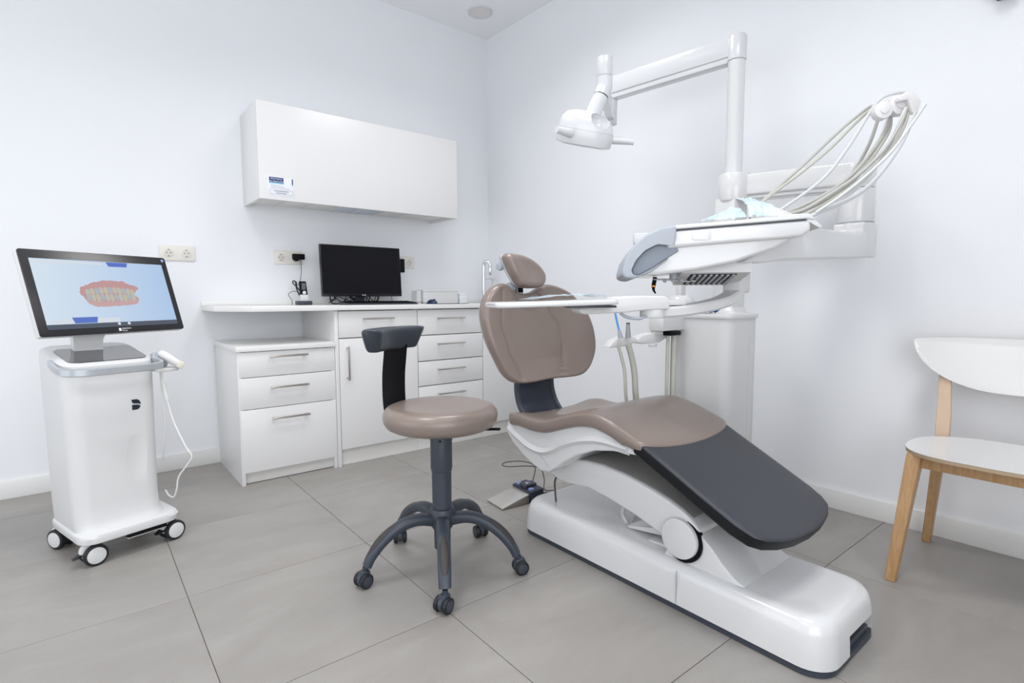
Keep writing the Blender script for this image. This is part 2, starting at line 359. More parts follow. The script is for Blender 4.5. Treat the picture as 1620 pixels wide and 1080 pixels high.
# ---------------------------------------------------------------- wall cupboard
t = thing('wall_cupboard', 'long plain white wall cupboard above the computer monitor', 'cupboard', (1.4, YA-0.001, 1.477))
b = B(); y0 = 3.134
box(b, 0.788, 0.806, y0, YA-0.001, 1.477, 1.985, 0.0008); box(b, 2.022, 2.04, y0, YA-0.001, 1.477, 1.985, 0.0008)
box(b, 0.806, 2.022, y0, YA-0.001, 1.967, 1.985); box(b, 0.806, 2.022, YA-0.02, YA-0.001, 1.5, 1.967)
W('carcass', b, LAM, t)
W('lift_door', box(B(), 0.7895, 2.0385, y0-0.019, y0-0.001, 1.477, 1.986, 0.001), LAM, t)
W('bottom_panel', box(B(), 0.806, 2.022, y0, YA-0.02, 1.495, 1.511), LAMK, t)
N = 8
for i in range(N):
    x0 = 0.81+i*(1.208/N)
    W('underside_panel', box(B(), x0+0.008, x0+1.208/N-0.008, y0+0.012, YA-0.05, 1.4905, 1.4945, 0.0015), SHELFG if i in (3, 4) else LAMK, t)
    if i: W('divider_strip', box(B(), x0-0.005, x0+0.005, y0+0.004, YA-0.03, 1.4885, 1.4948, 0.001), LAM, t)
W('tape', box(B(), 1.02, 1.075, y0+0.02, y0+0.075, 1.4893, 1.4899), TAPE, t)
W('tape', box(B(), 1.225, 1.265, y0+0.02, y0+0.10, 1.4893, 1.4899), TAPE, t)
for x in (0.84, 1.17): W('cable_clip', box(B(), x, x+0.11, y0+0.03, y0+0.038, 1.486, 1.4903), HANDLEG, t)
# notice on the cupboard
t = thing('notice', 'small white card with a navy heading stuck on the wall cupboard door', 'notice', (0.835, y0-0.0195, 1.497))
def lay(name, x0, x1, z0, z1, mt, d=0.0003): return obj(name, box(B(), x0, x1, -d-0.0003, -d, z0, z1), mt, t)
obj('card', box(B(), 0, 0.137, -0.0009, 0, 0, 0.100, 0.0002), PAPER, t)
lay('heading_band', 0.006, 0.080, 0.070, 0.098, PNAVY, 0.0009); lay('heading_band', 0.124, 0.130, 0.068, 0.098, PNAVY, 0.0009)
lay('underline', 0.006, 0.083, 0.064, 0.0695, PCYAN, 0.0009); lay('underline', 0.124, 0.130, 0.060, 0.0675, PCYAN, 0.0009)
RX = Matrix.Rotation(PI/2, 4, 'X')
def ntext(s, size, x, z, mt): text('lettering', s, size, Matrix.Translation((x, -0.0014, z)) @ RX, mt, t, 0.0001)
ntext('Normativa', 0.0135, 0.043, 0.0905, PWHITE); ntext('de Aspiración', 0.0125, 0.043, 0.077, PWHITE)
for k, (a, c) in enumerate(((0.012, 0.075), (0.014, 0.085), (0.014, 0.11))): lay('text_line', a, c, 0.055-k*0.007, 0.0562-k*0.007, PTEXT, 0.0009)
b = B()
for q in ((0.008, 0.128, 0.0085, 0.0093), (0.008, 0.128, 0.0327, 0.0335), (0.008, 0.0088, 0.0085, 0.0335), (0.1272, 0.128, 0.0085, 0.0335)): box(b, q[0], q[1], -0.0013, -0.0009, q[2], q[3])
obj('printed_box', b, PTEXT, t)
lay('text_line', 0.030, 0.105, 0.0245, 0.0275, PTEXT, 0.0009); lay('text_line', 0.040, 0.095, 0.0145, 0.0175, PTEXT, 0.0009)

# ---------------------------------------------------------------- sockets
def socket_plate(x0, n, label, plug=None):
    t = thing('wall_socket', label, 'socket', (x0, YA, 1.192))
    obj('plate', box(B(), 0, 0.083*n, -0.009, -0.0005, -0.041, 0.041, 0.003), CREAM, t)
    for i in range(n):
        cx = 0.0415+i*0.083
        b = B(); cyl(b, (cx, -0.013, 0), (cx, -0.005, 0), 0.0235, n=28, bev=0.0015)
        rim = obj('socket_ring', b, CREAM, t)
        obj('well', cyl(B(), (cx, -0.0138, 0), (cx, -0.0125, 0), 0.0195, n=28), SOCK, rim)
        b = B()
        for s in (-1, 1): cyl(b, (cx+s*0.0095, -0.0146, 0), (cx+s*0.0095, -0.0137, 0), 0.0028, n=10)
        obj('pin_hole', b, SLATE, rim)
        b = B()
        for s in (-1, 1): box(b, cx-0.003, cx+0.003, -0.0146, -0.0137, s*0.017-0.0022, s*0.017+0.0022)
        obj('earth_clip', b, SLATE, rim)
    return t
socket_plate(0.362, 2, 'cream double wall socket beside the scanner cart screen')
socket_plate(0.940, 2, 'cream double wall socket with a black plug, left of the monitor')
socket_plate(1.722, 2, 'cream wall socket half hidden behind the right edge of the monitor')
# plug adaptor
t = thing('power_adaptor', 'black plug-in power adaptor in the socket left of the monitor, with thin coiled cable', 'power adaptor', (1.065, YA-0.015, 1.192))
b = B(); cyl(b, (0, 0, 0), (0, -0.028, 0), 0.021, n=20, bev=0.003); box(b, -0.028, 0.042, -0.052, -0.022, -0.012, 0.022, 0.004)
obj('adaptor_body', b, BLACKP, t)
obj('cable', tube(B(), [(0.02, -0.035, -0.012), (0.024, -0.03, -0.07), (0.02, -0.02, -0.13), (0.005, -0.02, -0.165), (-0.008, -0.022, -0.175), (0.0, -0.02, -0.205), (-0.03, -0.02, -0.205), (-0.055, -0.02, -0.225), (-0.035, -0.02, -0.26), (-0.035, -0.03, -0.29), (-0.005, -0.06, -0.3035), (0.012, -0.10, -0.303)], 0.0016, 6), CABLE, t)
b = B()
for k in range(5): tube(b, [(-0.012+k*0.001, -0.022-0.003*k, -0.15), (-0.024, -0.022-0.003*k, -0.14), (-0.028, -0.02-0.003*k, -0.155), (0.0, -0.02-0.003*k, -0.185), (0.028, -0.02-0.003*k, -0.232), (0.018+k*0.001, -0.02-0.003*k, -0.24), (-0.004, -0.02-0.003*k, -0.2), (-0.012+k*0.001, -0.022-0.003*k, -0.15)], 0.0022, 6, 4)
obj('coiled_cable', b, CABLE, t)
# charging cradle with handset
t = thing('curing_light_cradle', 'small upright handheld light in a black charging cradle at the left of the worktop', 'handheld device', (1.045, 3.25, 0.9055))
obj('cradle', box(B(), -0.042, 0.041, -0.03, 0.03, 0.0, 0.024, 0.004), SLATE, t)
b = B(); prism(b, [(-0.02, 0.012), (0.026, 0.012), (0.021, 0.062), (-0.019, 0.062)], 'y', -0.012, 0.010, 0.003)
obj('white_grip', b, WHITEM, t)
b = B(); prism(b, [(-0.020, 0.060), (0.021, 0.060), (0.013, 0.138), (-0.024, 0.138)], 'y', -0.014, 0.010, 0.004)
o = obj('black_head', b, BLACKP, t)
obj('clear_window', box(B(), -0.014, 0.009, -0.0165, -0.0135, 0.088, 0.128, 0.002), mat('smoked_window', (0.12, 0.13, 0.15), 0.12), o)
obj('round_button', cyl(B(), (0.0, -0.0175, 0.072), (0.0, -0.0135, 0.072), 0.0105, n=20, bev=0.001), WHITEM, o)

# ---------------------------------------------------------------- monitor
Zc = 0.9055
t = thing('computer_monitor', 'black widescreen computer monitor standing on the white worktop', 'monitor', (1.42, 3.26, Zc))
MM = Matrix.Rotation(math.radians(1.5), 4, 'Z') @ Matrix.Rotation(math.radians(-4), 4, 'X')
MM.translation = (0, 0, 0.208)
obj('housing', box(B(), -0.267, 0.267, 0.0, 0.022, -0.158, 0.158, 0.004, MM), BEZEL, t)
sc = obj('screen', box(B(), -0.262, 0.262, -0.0012, 0.001, -0.142, 0.153, 0, MM), SCREENB, t)
obj('back_cover', box(B(), -0.15, 0.15, 0.02, 0.045, -0.10, 0.10, 0.012, MM), BLACKP, t)
text('brand_lettering', 'BenQ', 0.011, MM @ Matrix.Translation((0, -0.0006, -0.150)) @ RX, PWHITE, t, 0.0002)
b = B(); box(b, -0.03, 0.03, 0.05, 0.065, 0.006, 0.22, 0.003); obj('stand_neck', b, SLATE, t)
obj('stand_foot', prism(B(), rrect(-0.11, 0.11, -0.06, 0.12, 0.03), 'z', 0.0, 0.008, 0.002), SLATE, t)
b = B()
for k, (x0, x1, x2, zz) in enumerate(((-0.19, -0.14, -0.02, 0.035), (-0.17, -0.08, 0.0, 0.05), (-0.18, -0.15, -0.10, 0.03), (-0.11, -0.04, 0.02, 0.028), (0.0, 0.04, 0.10, 0.035), (0.02, 0.06, 0.12, 0.05), (0.0, -0.05, 0.04, 0.02), (-0.06, 0.0, 0.06, 0.03))):
    tube(b, [(x0, 0.09, 0.01+0.01*(k % 3)), (x0+0.03, 0.08, zz), (x1, 0.10, zz+0.02), (x2, 0.09, 0.012), (x2+0.03, 0.08, 0.07)], 0.0028, 6, 6)
tube(b, [(-0.19, 0.06, 0.06), (-0.195, 0.05, 0.03), (-0.185, 0.03, 0.006), (-0.15, 0.0, 0.005)], 0.004, 6, 6)
tube(b, [(0.125, 0.05, 0.07), (0.12, 0.05, 0.03), (0.10, 0.06, 0.01)], 0.006, 6, 6)
tube(b, [(0.21, 0.05, 0.07), (0.225, 0.06, 0.03), (0.235, 0.07, 0.004)], 0.0018, 6, 6)
obj('cable_bundle', b, CABLE, t)
t = thing('mini_computer', 'small black box peeking out behind the right edge of the monitor', 'computer', (1.69, 3.31, 1.06))
obj('housing', box(B(), -0.05, 0.045, -0.01, 0.015, 0.055, 0.145, 0.004), BLACKP, t)
obj('bracket', box(B(), -0.05, 0.01, -0.01, 0.01, 0.03, 0.06, 0.003), BLACKP, t)
obj('back_plate', box(B(), -0.23, -0.02, 0.0, 0.012, 0.06, 0.12, 0.002), BLACKP, t)
# keyboard
t = thing('keyboard', 'flat black computer keyboard lying in front of the monitor', 'keyboard', (1.44, 3.08, Zc))
obj('keyboard_case', prism(B(), [(-0.08, 0), (0.075, 0), (0.075, 0.018), (-0.08, 0.008)], 'x', -0.225, 0.225, 0.002), SLATE, t)
kb = B()
for r in range(6):
    for c in range(18):
        x = -0.213+c*0.0242; y = -0.07+r*0.023; z = 0.008+(y+0.08)*0.0645
        box(kb, x, x+0.0205, y, y+0.019, z, z+0.005)
o = obj('keys', kb, BLACKP, t); o['kind'] = 'stuff'
t = thing('computer_mouse', 'small dark blue computer mouse on the worktop beside the keyboard', 'mouse', (1.80, 3.06, Zc))
b = B(); ball(b, (0, 0, 0.002), 0.03, (1.0, 1.55, 0.95)); bmesh.ops.bisect_plane(b, geom=b.verts[:]+b.edges[:]+b.faces[:], plane_co=(0, 0, 0.003), plane_no=(0, 0, -1), clear_outer=True)
bmesh.ops.holes_fill(b, edges=[e for e in b.edges if e.is_boundary]); obj('shell', b, mat('mouse_blue', (0.015, 0.03, 0.09), 0.3), t)
obj('wheel', cyl(B(), (-0.003, -0.028, 0.027), (0.003, -0.028, 0.027), 0.006, n=14), SLATE, t)
obj('cable', tube(B(), [(0, 0.045, 0.004), (-0.04, 0.09, 0.012), (-0.09, 0.08, 0.008), (-0.13, 0.10, 0.003)], 0.0018, 6), CABLE, t)
tag(obj('mouse_mat', box(B(), 1.77, 2.0, 2.93, 3.12, Zc, Zc+0.002, 0.0005), NAVY), 'thin dark mouse mat under the mouse on the worktop', 'mouse mat')
# translucent trays and box
def open_box(x0, x1, y0, y1, z0, z1, th, mt, parent, name='tub'):
    b = B(); box(b, x0, x1, y0, y1, z0, z0+th); box(b, x0, x0+th, y0, y1, z0, z1); box(b, x1-th, x1, y0, y1, z0, z1)
    box(b, x0+th, x1-th, y0, y0+th, z0, z1); box(b, x0+th, x1-th, y1-th, y1, z0, z1); return W(name, b, mt, parent)
t = thing('storage_box', 'low white box with a milky clear end on the worktop, right of the mouse', 'box', (1.93, 3.24, Zc))
open_box(1.765, 1.80, 3.20, 3.27, Zc, 0.992, 0.002, CLEARP, t, 'clear_tub')
W('box_body', box(B(), 1.81, 2.085, 3.19, 3.30, Zc, 0.995, 0.004), WHITEM, t)
W('lid', box(B(), 1.807, 2.088, 3.187, 3.303, 0.985, 0.999, 0.003), WHITEM, t)
t = thing('tissue_pack', 'short stack of folded white paper at the right end of the white box', 'paper', (2.13, 3.24, Zc))
for k in range(5): obj('paper_sheet', box(B(), -0.03, 0.03+0.004*(k % 2), -0.05, 0.05, k*0.014, k*0.014+0.0125, 0.004), PAPER, t)
# faucet
t = thing('tap', 'tall slim chrome tap at the corner end of the worktop', 'tap', (2.388, 3.30, Zc))
obj('tap_base', cyl(B(), (0, 0, 0), (0, 0, 0.012), 0.026, bev=0.003), CHROME, t)
obj('riser', tube(B(), [(0, 0, 0.01), (0, 0, 0.15), (0, 0, 0.27), (0.004, -0.012, 0.305), (0.022, -0.035, 0.30), (0.028, -0.045, 0.275)], 0.0115, 14), CHROME, t)
obj('spray_head', cyl(B(), (0.028, -0.045, 0.28), (0.028, -0.045, 0.205), 0.014, 0.012, bev=0.003), CHROME, t)
obj('spout', tube(B(), [(0, 0, 0.02), (0.0, -0.02, 0.06), (-0.02, -0.1, 0.075)], 0.008, 10), CHROME, t)
t = thing('paper_dispenser', 'small white angled holder on the worktop beside the tap', 'dispenser', (2.46, 3.30, Zc))
obj('upright', box(B(), 0.01, 0.028, -0.01, 0.01, 0, 0.175, 0.002), WHITEM, t)
obj('top_arm', box(B(), -0.05, 0.028, -0.01, 0.01, 0.175, 0.187, 0.002), WHITEM, t)
obj('foot_plate', box(B(), -0.03, 0.05, -0.04, 0.04, 0, 0.006, 0.002), WHITEM, t)

# ---------------------------------------------------------------- scanner cart
t = cart = thing('scanner_cart', 'white intraoral scanner cart on casters with a lit touchscreen', 'scanner cart', (-0.01, 2.392, 0), math.radians(16))
def rl(x0, x1, y0, y1, r, z, k=6, zf=None): return [(x, y, z if zf is None else zf(x, y)) for x, y in rrect(x0, x1, y0, y1, r, k)]
b = B(); loft(b, [rl(-0.022, 0.282, -0.035, 0.30, 0.05, 0.078), rl(-0.032, 0.292, -0.045, 0.31, 0.055, 0.084), rl(-0.034, 0.295, -0.048, 0.312, 0.056, 0.104), rl(-0.031, 0.289, -0.044, 0.309, 0.055, 0.113), rl(-0.026, 0.27, -0.030, 0.305, 0.052, 0.117), rl(-0.02, 0.25, -0.012, 0.30, 0.05, 0.118)])
obj('base_plate', b, WHITE, t)
obj('base_slot', box(B(), 0.105, 0.235, -0.046, 0.0, 0.070, 0.084, 0.002), BLACKP, t)
obj('slot_rail', box(B(), 0.105, 0.235, -0.040, -0.036, 0.064, 0.071, 0.001), CHROME, t)
zt = lambda x, y: 0.712 + 0.060*max(0, min(1, (y+0.01)/0.30))
loops = [rl(-0.027, 0.262, -0.022, 0.303, 0.055, 0.112), rl(-0.028, 0.253, -0.012, 0.302, 0.055, 0.122), rl(-0.030, 0.247, -0.004, 0.300, 0.055, 0.145), rl(-0.032, 0.245, 0.0, 0.298, 0.055, 0.2),
         rl(-0.036, 0.247, 0.0, 0.294, 0.055, 0.45), rl(-0.040, 0.249, 0.0, 0.290, 0.055, 0.62)]
for d, s in ((0.02, 0.0), (0.006, 0.002), (0.0, 0.010)):
    loops.append(rl(-0.041+s, 0.25-s, 0.0+s, 0.29-s, 0.055, 0, zf=lambda x, y, d=d: zt(x, y)-d))
o = obj('tower', loft(B(), loops), WHITEM, t, ang=50)
cut(o, ball(B(), (0.165, -0.030, 0.355), 0.10, (0.70, 0.355, 1.65), 32))
# dark glass panel on the sloped top
pan = [(x, y) for x, y in rrect(-0.012, 0.235, 0.028, 0.215, 0.03)]
b = B(); loft(b, [[(x, y, zt(x, y)+0.0005) for x, y in pan], [(x, y, zt(x, y)+0.003) for x, y in pan]]); obj('touch_panel', b, GLASSTOP, t)
obj('panel_mark', box(B(), 0.16, 0.175, 0.19, 0.195, zt(0, 0.192)+0.003, zt(0, 0.192)+0.0036), PWHITE, t)
# front rail handle
hz = lambda y: 0.705+0.03*max(0, y)/0.1
b = B(); ribbon(b, [(-0.046, 0.10, 0.720), (-0.052, 0.03, 0.706), (-0.043, -0.03, 0.697), (0.0, -0.062, 0.694), (0.10, -0.069, 0.694), (0.20, -0.066, 0.694), (0.245, -0.045, 0.697), (0.258, -0.01, 0.703), (0.252, 0.03, 0.71)], (0, 0, 0.026), 0.014, 6)
obj('rail_handle', b, HANDLEG, t)
# logo: two halves with a slanted gap
def disc_half(sgn):
    pts = []
    W0, H0 = 0.011, 0.0125
    if sgn > 0:
        pts = [(-W0, H0)] + [(0.0+W0*math.sin(a), H0*math.cos(a)) for a in [i*PI/2/8 for i in range(9)]] + [(W0, -0.0015), (0.004, 0.0015), (-0.004, 0.002), (-0.009, 0.0045)]
    else:
        pts = [(-W0+0.001, -0.0005), (0.004, -0.0015), (W0-0.001, -0.0045)] + [(0.0+W0*0.9*math.cos(a), -0.0045-0.009*math.sin(a)) for a in [i*PI/2/8 for i in range(1, 9)]] + [(-W0+0.001, -0.0135)]
    return pts
for s in (1, -1):
    b = B(); prism(b, [(x*1.35+0.172, z*1.5+0.552) for x, z in disc_half(s)], 'y', -0.0012, 0.002); obj('logo_mark', b, LOGO, t)
# neck and screen
SM = frame(Vector((-0.149, 2.50, 1.119)), (0.456, 0.27, 0.001), (-0.02, 0.10, 0.30))
SM = ROOT['scanner_cart'].inverted() @ SM       # local x right along the screen, y up, z towards the viewer
sw, sh = 0.53, 0.318
b = B(); box(b, 0, sw, -sh, 0, -0.032, -0.004, 0.008, SM); obj('screen_housing', b, WHITEM, t)
scr = obj('bezel', prism(B(), rrect(0, sw, -sh, 0, 0.010), 'z', -0.005, 0.0, 0.0015, SM), BEZEL, t)
nk = B(); cx = sw*0.5
n0 = SM @ Vector((cx-0.06, -sh*0.72, -0.03)); n1 = SM @ Vector((cx+0.08, -sh*0.72, -0.03))
loft(nk, [[(0.045, 0.175, 0.735), (0.135, 0.175, 0.735), (0.135, 0.205, 0.735), (0.045, 0.205, 0.735)],
          [(0.045, 0.172, 0.79), (0.137, 0.172, 0.79), (0.137, 0.205, 0.79), (0.045, 0.205, 0.79)],
          [(0.035, 0.165, 0.84), (0.155, 0.165, 0.84), (0.155, 0.20, 0.84), (0.035, 0.20, 0.84)],
          [(0.02, 0.185, 0.93), (0.16, 0.185, 0.93), (0.16, 0.24, 0.93), (0.02, 0.24, 0.93)]])
obj('neck', nk, WHITEM, t)
def emis(name, col, s=1.0):
    m = bpy.data.materials.new(name); m.use_nodes = True; nt = m.node_tree; b = nt.nodes['Principled BSDF']
    b.inputs['Base Color'].default_value = (0.02, 0.02, 0.02, 1); b.inputs['Roughness'].default_value = 0.25
    b.inputs['Emission Color'].default_value = (*col, 1); b.inputs['Emission Strength'].default_value = s; return m
EB = emis('screen_sky', (0.50, 0.68, 0.92), 0.64)
nt = EB.node_tree; bs = nt.nodes['Principled BSDF']; tc = nt.nodes.new('ShaderNodeTexCoord'); sp = nt.nodes.new('ShaderNodeSeparateXYZ'); cr = nt.nodes.new('ShaderNodeValToRGB')
cr.color_ramp.elements[0].color = (0.74, 0.86, 0.98, 1); cr.color_ramp.elements[1].color = (0.45, 0.63, 0.90, 1)
nt.links.new(tc.outputs['Generated'], sp.inputs[0]); nt.links.new(sp.outputs['X'], cr.inputs[0]); nt.links.new(cr.outputs[0], bs.inputs['Emission Color'])
EW = emis('screen_white', (0.80, 0.86, 0.95), 0.6); EBL = emis('screen_blue', (0.09, 0.19, 0.70), 0.55); EDK = emis('screen_dark_bar', (0.10, 0.13, 0.20), 0.35)
def sp_(name, x0, x1, y0, y1, mt, z=0.0006, skew=0.0):
    b = B(); t_ = [(x0+skew, y1), (x1-skew, y1), (x1, y0), (x0, y0)]
    prism(b, [(x*sw, y*sh) for x, y in t_], 'z', z-0.0003, z, 0, SM); return obj(name, b, mt, scr)
sp_('display', 0.052, 0.955, -0.90, -0.105, EB)
sp_('toolbar', 0.052, 0.955, -0.925, -0.87, EDK, 0.0008)
sp_('status_panel', 0.08, 0.52, -0.865, -0.81, EW, 0.0010); sp_('top_panel', 0.055, 0.50, -0.15, -0.125, EW, 0.0010)
sp_('active_tab', 0.54, 0.67, -0.165, -0.11, EBL, 0.0013, -0.012); sp_('active_tab', 0.22, 0.36, -0.865, -0.795, EBL, 0.0013, -0.012)
for x in (0.505, 0.575):
    b = B(); cyl(b, (x*sw, -0.89*sh, 0.0008), (x*sw, -0.89*sh, 0.0016), 0.0055, n=16, M=SM); obj('round_icon', b, EW, scr)
b = B(); cyl(b, (0.972*sw, -0.045*sh, 0.0002), (0.972*sw, -0.045*sh, 0.0010), 0.006, n=16, M=SM); obj('power_icon', b, emis('icon_blue', (0.35, 0.45, 0.85), 0.7), scr)
for k, s in enumerate(('DENTSPLY', 'Sirona')):
    text('brand_lettering', s, 0.0075, SM @ Matrix.Translation((0.515*sw, -(0.953+0.025*k)*sh, 0.0002)), PWHITE, scr, 0.0002, 'LEFT')
b = B(); prism(b, [(0.492*sw, -0.945*sh), (0.508*sw, -0.945*sh), (0.508*sw, -0.98*sh), (0.492*sw, -0.98*sh)], 'z', 0.0001, 0.0004, 0, SM); obj('logo_mark', b, PWHITE, scr)
# scan picture: gums with two rows of teeth
G1 = emis('gum_pink', (0.60, 0.33, 0.32), 0.62); G2 = emis('gum_pale', (0.66, 0.42, 0.42), 0.60)
TE = [emis('tooth_a', (0.62, 0.62, 0.56), 0.55), emis('tooth_b', (0.50, 0.56, 0.62), 0.55), emis('tooth_c', (0.66, 0.61, 0.46), 0.55)]
def SX(x, y, z=0.0012): return (x*sw, -y*sh, z)
top = [(0.30, .50), (0.315, .44), (0.36, .40), (0.41, .37), (0.47, .35), (0.53, .345), (0.60, .35), (0.66, .39), (0.715, .43), (0.685, .49), (0.66, .52)]
bot = [(0.70, .56), (0.68, .64), (0.64, .655), (0.58, .66), (0.52, .665), (0.45, .675), (0.38, .67), (0.34, .63), (0.325, .57), (0.31, .54)]
out = []
for (x, y), (x2, y2) in zip(top+bot, (top+bot)[1:]+top[:1]):
    for k in range(4):
        u = k/4; out.append(((x+(x2-x)*u+random.uniform(-.006, .006))*sw, -(y+(y2-y)*u+random.uniform(-.008, .008))*sh))
b = B(); prism(b, out, 'z', 0.0009, 0.0012, 0, SM); obj('gum_scan', b, G1, scr)
low = [(0.325, .585), (0.40, .60), (0.50, .615), (0.60, .60), (0.69, .57)] + [(0.68, .64), (0.64, .655), (0.58, .66), (0.52, .665), (0.45, .675), (0.38, .67), (0.34, .63)]
b = B(); prism(b, [(x*sw, -y*sh) for x, y in low], 'z', 0.0012, 0.0014, 0, SM); obj('gum_scan', b, G2, scr)
for row in (0, 1):
    for k in range(11):
        x = 0.335+k*0.031; y = (0.435+0.03*abs(k-5)**2/25) if row == 0 else (0.525-0.008*abs(k-5)**2/25)
        b = B(); w_, h_ = 0.030, 0.072+0.008*((k*7) % 3)
        prism(b, [((x+w_*c)*sw, -(y+h_*s)*sh) for c, s in ((0.1, 0.0), (0.5, -0.12), (0.9, 0.0), (1.0, 0.5), (0.85, 0.95), (0.5, 1.08), (0.15, 0.95), (0.0, 0.5))], 'z', 0.0014, 0.0018, 0, SM)
        obj('tooth_scan', b, TE[(k*2+row) % 3], scr)
# casters
def caster(x, y, a, parent):
    M = Matrix.Translation((x, y, 0)) @ Matrix.Rotation(math.radians(a), 4, 'Z')
    b = B(); cyl(b, (0, 0, 0.06), (0, 0, 0.082), 0.009, n=14, M=M); box(b, -0.012, 0.012, -0.012, 0.012, 0.03, 0.068, 0.004, M); cyl(b, (0.0, -0.012, 0.052), (0, 0.012, 0.052), 0.030, n=20, bev=0.004, M=M)
    c = obj('caster', b, WHITEM, parent)
    for s in (-1, 1):
        b = B(); cyl(b, (0.012, s*0.012, 0.038), (0.012, s*0.032, 0.038), 0.038, n=32, bev=0.005, M=M); wl = obj('wheel', b, RUBBER, c)
    b = B()
    for s in (-1, 1): cyl(b, (0.012, s*0.030, 0.038), (0.012, s*0.034, 0.038), 0.029, n=28, bev=0.0015, M=M)
    obj('hubcap', b, WHITEM, c)
    obj('brake_tab', prism(B(), [(-0.02, 0.040), (-0.052, 0.036), (-0.02, 0.054)], 'y', -0.012, 0.012, 0.002, M), RUBBER, c)
caster(0.0, 0.0, 0, t); caster(0.255, -0.005, 8, t); caster(-0.01, 0.272, -68, t); caster(0.25, 0.27, 20, t)
# side cradle + handpiece with cable
obj('side_cradle', prism(B(), rrect(0.245, 0.325, -0.02, 0.05, 0.02), 'z', 0.664, 0.678, 0.004), WHITEM, t)
cr_ = obj('cradle_backing', prism(B(), [(0.245, 0.68), (0.245, 0.735), (0.262, 0.738), (0.30, 0.70), (0.295, 0.68)], 'y', 0.02, 0.045, 0.004), HANDLEG, t)
t = thing('scanner_handpiece', 'white handheld scanner with white cable in the cradle on the cart side', 'scanner', (0.255, 2.47, 0.70))
W('wand_body', tube(B(), [(0.246, 2.492, 0.735), (0.262, 2.478, 0.722), (0.285, 2.462, 0.702), (0.305, 2.452, 0.688)], lambda u: 0.013+0.004*math.sin(PI*u), 14), WHITEM, t)
W('tip_sleeve', box(B(), -0.011, 0.011, -0.011, 0.011, -0.014, 0.014, 0.003, Matrix.Translation((0.306, 2.451, 0.688)) @ Matrix.Rotation(0.5, 4, 'Y')), mat('ivory_tip', (0.74, 0.70, 0.62), 0.4), t)
W('cable', tube(B(), [(0.246, 2.477, 0.665), (0.246, 2.475, 0.63), (0.256, 2.465, 0.56), (0.272, 2.445, 0.47), (0.302, 2.405, 0.375), (0.320, 2.39, 0.333), (0.305, 2.40, 0.30), (0.278, 2.43, 0.25), (0.270, 2.44, 0.20), (0.262, 2.46, 0.165), (0.250, 2.50, 0.16), (0.243, 2.55, 0.17)], 0.0032, 8), CABLEW, t)
W('cable_joint', tube(B(), [(0.249, 2.473, 0.618), (0.257, 2.464, 0.555)], 0.0065, 10, 1), CABLEW, t)
W('cable', tube(B(), [(0.240, 2.483, 0.665), (0.242, 2.482, 0.60), (0.248, 2.48, 0.48), (0.242, 2.50, 0.36), (0.238, 2.53, 0.30)], 0.0025, 8), CABLEW, t)

# ---------------------------------------------------------------- stool
SCX, SCY = 0.956, 1.579
t = thing('operator_stool', 'round taupe operator stool with slate five-star base and curved side backrest', 'stool', (SCX, SCY, 0))
prof = [(0.01, 0.502), (0.12, 0.500), (0.165, 0.503), (0.183, 0.512), (0.193, 0.527), (0.196, 0.545), (0.193, 0.560), (0.183, 0.573), (0.165, 0.580), (0.12, 0.578), (0.07, 0.573), (0.005, 0.571)]
obj('seat', lathe(B(), prof, n=56), TAUPE, t, ang=80)
obj('seat_plate', lathe(B(), [(0.01, 0.478), (0.06, 0.480), (0.11, 0.492), (0.13, 0.502)], n=32), BLACKP, t)
obj('lever', tube(B(), [(0.05, -0.02, 0.488), (0.16, -0.10, 0.488), (0.172, -0.11, 0.487)], 0.005, 8, 3), BLACKP, t)
obj('gas_piston', cyl(B(), (0, 0, 0.455), (0, 0, 0.486), 0.026, n=24), BLACKP, t)
b = B(); lathe(b, [(0.030, 0.475), (0.036, 0.473), (0.0375, 0.468), (0.0375, 0.362), (0.036, 0.352), (0.034, 0.35), (0.033, 0.22), (0.036, 0.19)], n=36)
c = obj('column', b, SLATE, t)
for k in range(4):
    a = k*PI/2-2.2; obj('slot', box(B(), -0.004, 0.004, -0.001, 0.001, 0.458, 0.464, 0, Matrix.Rotation(a, 4, 'Z') @ Matrix.Translation((0, -0.0377, 0))), BLACKP, c)
obj('hub', lathe(B(), [(0.02, 0.075), (0.028, 0.076), (0.029, 0.14), (0.036, 0.15), (0.046, 0.17), (0.046, 0.205), (0.040, 0.218), (0.034, 0.22)], n=32), SLATE, t)
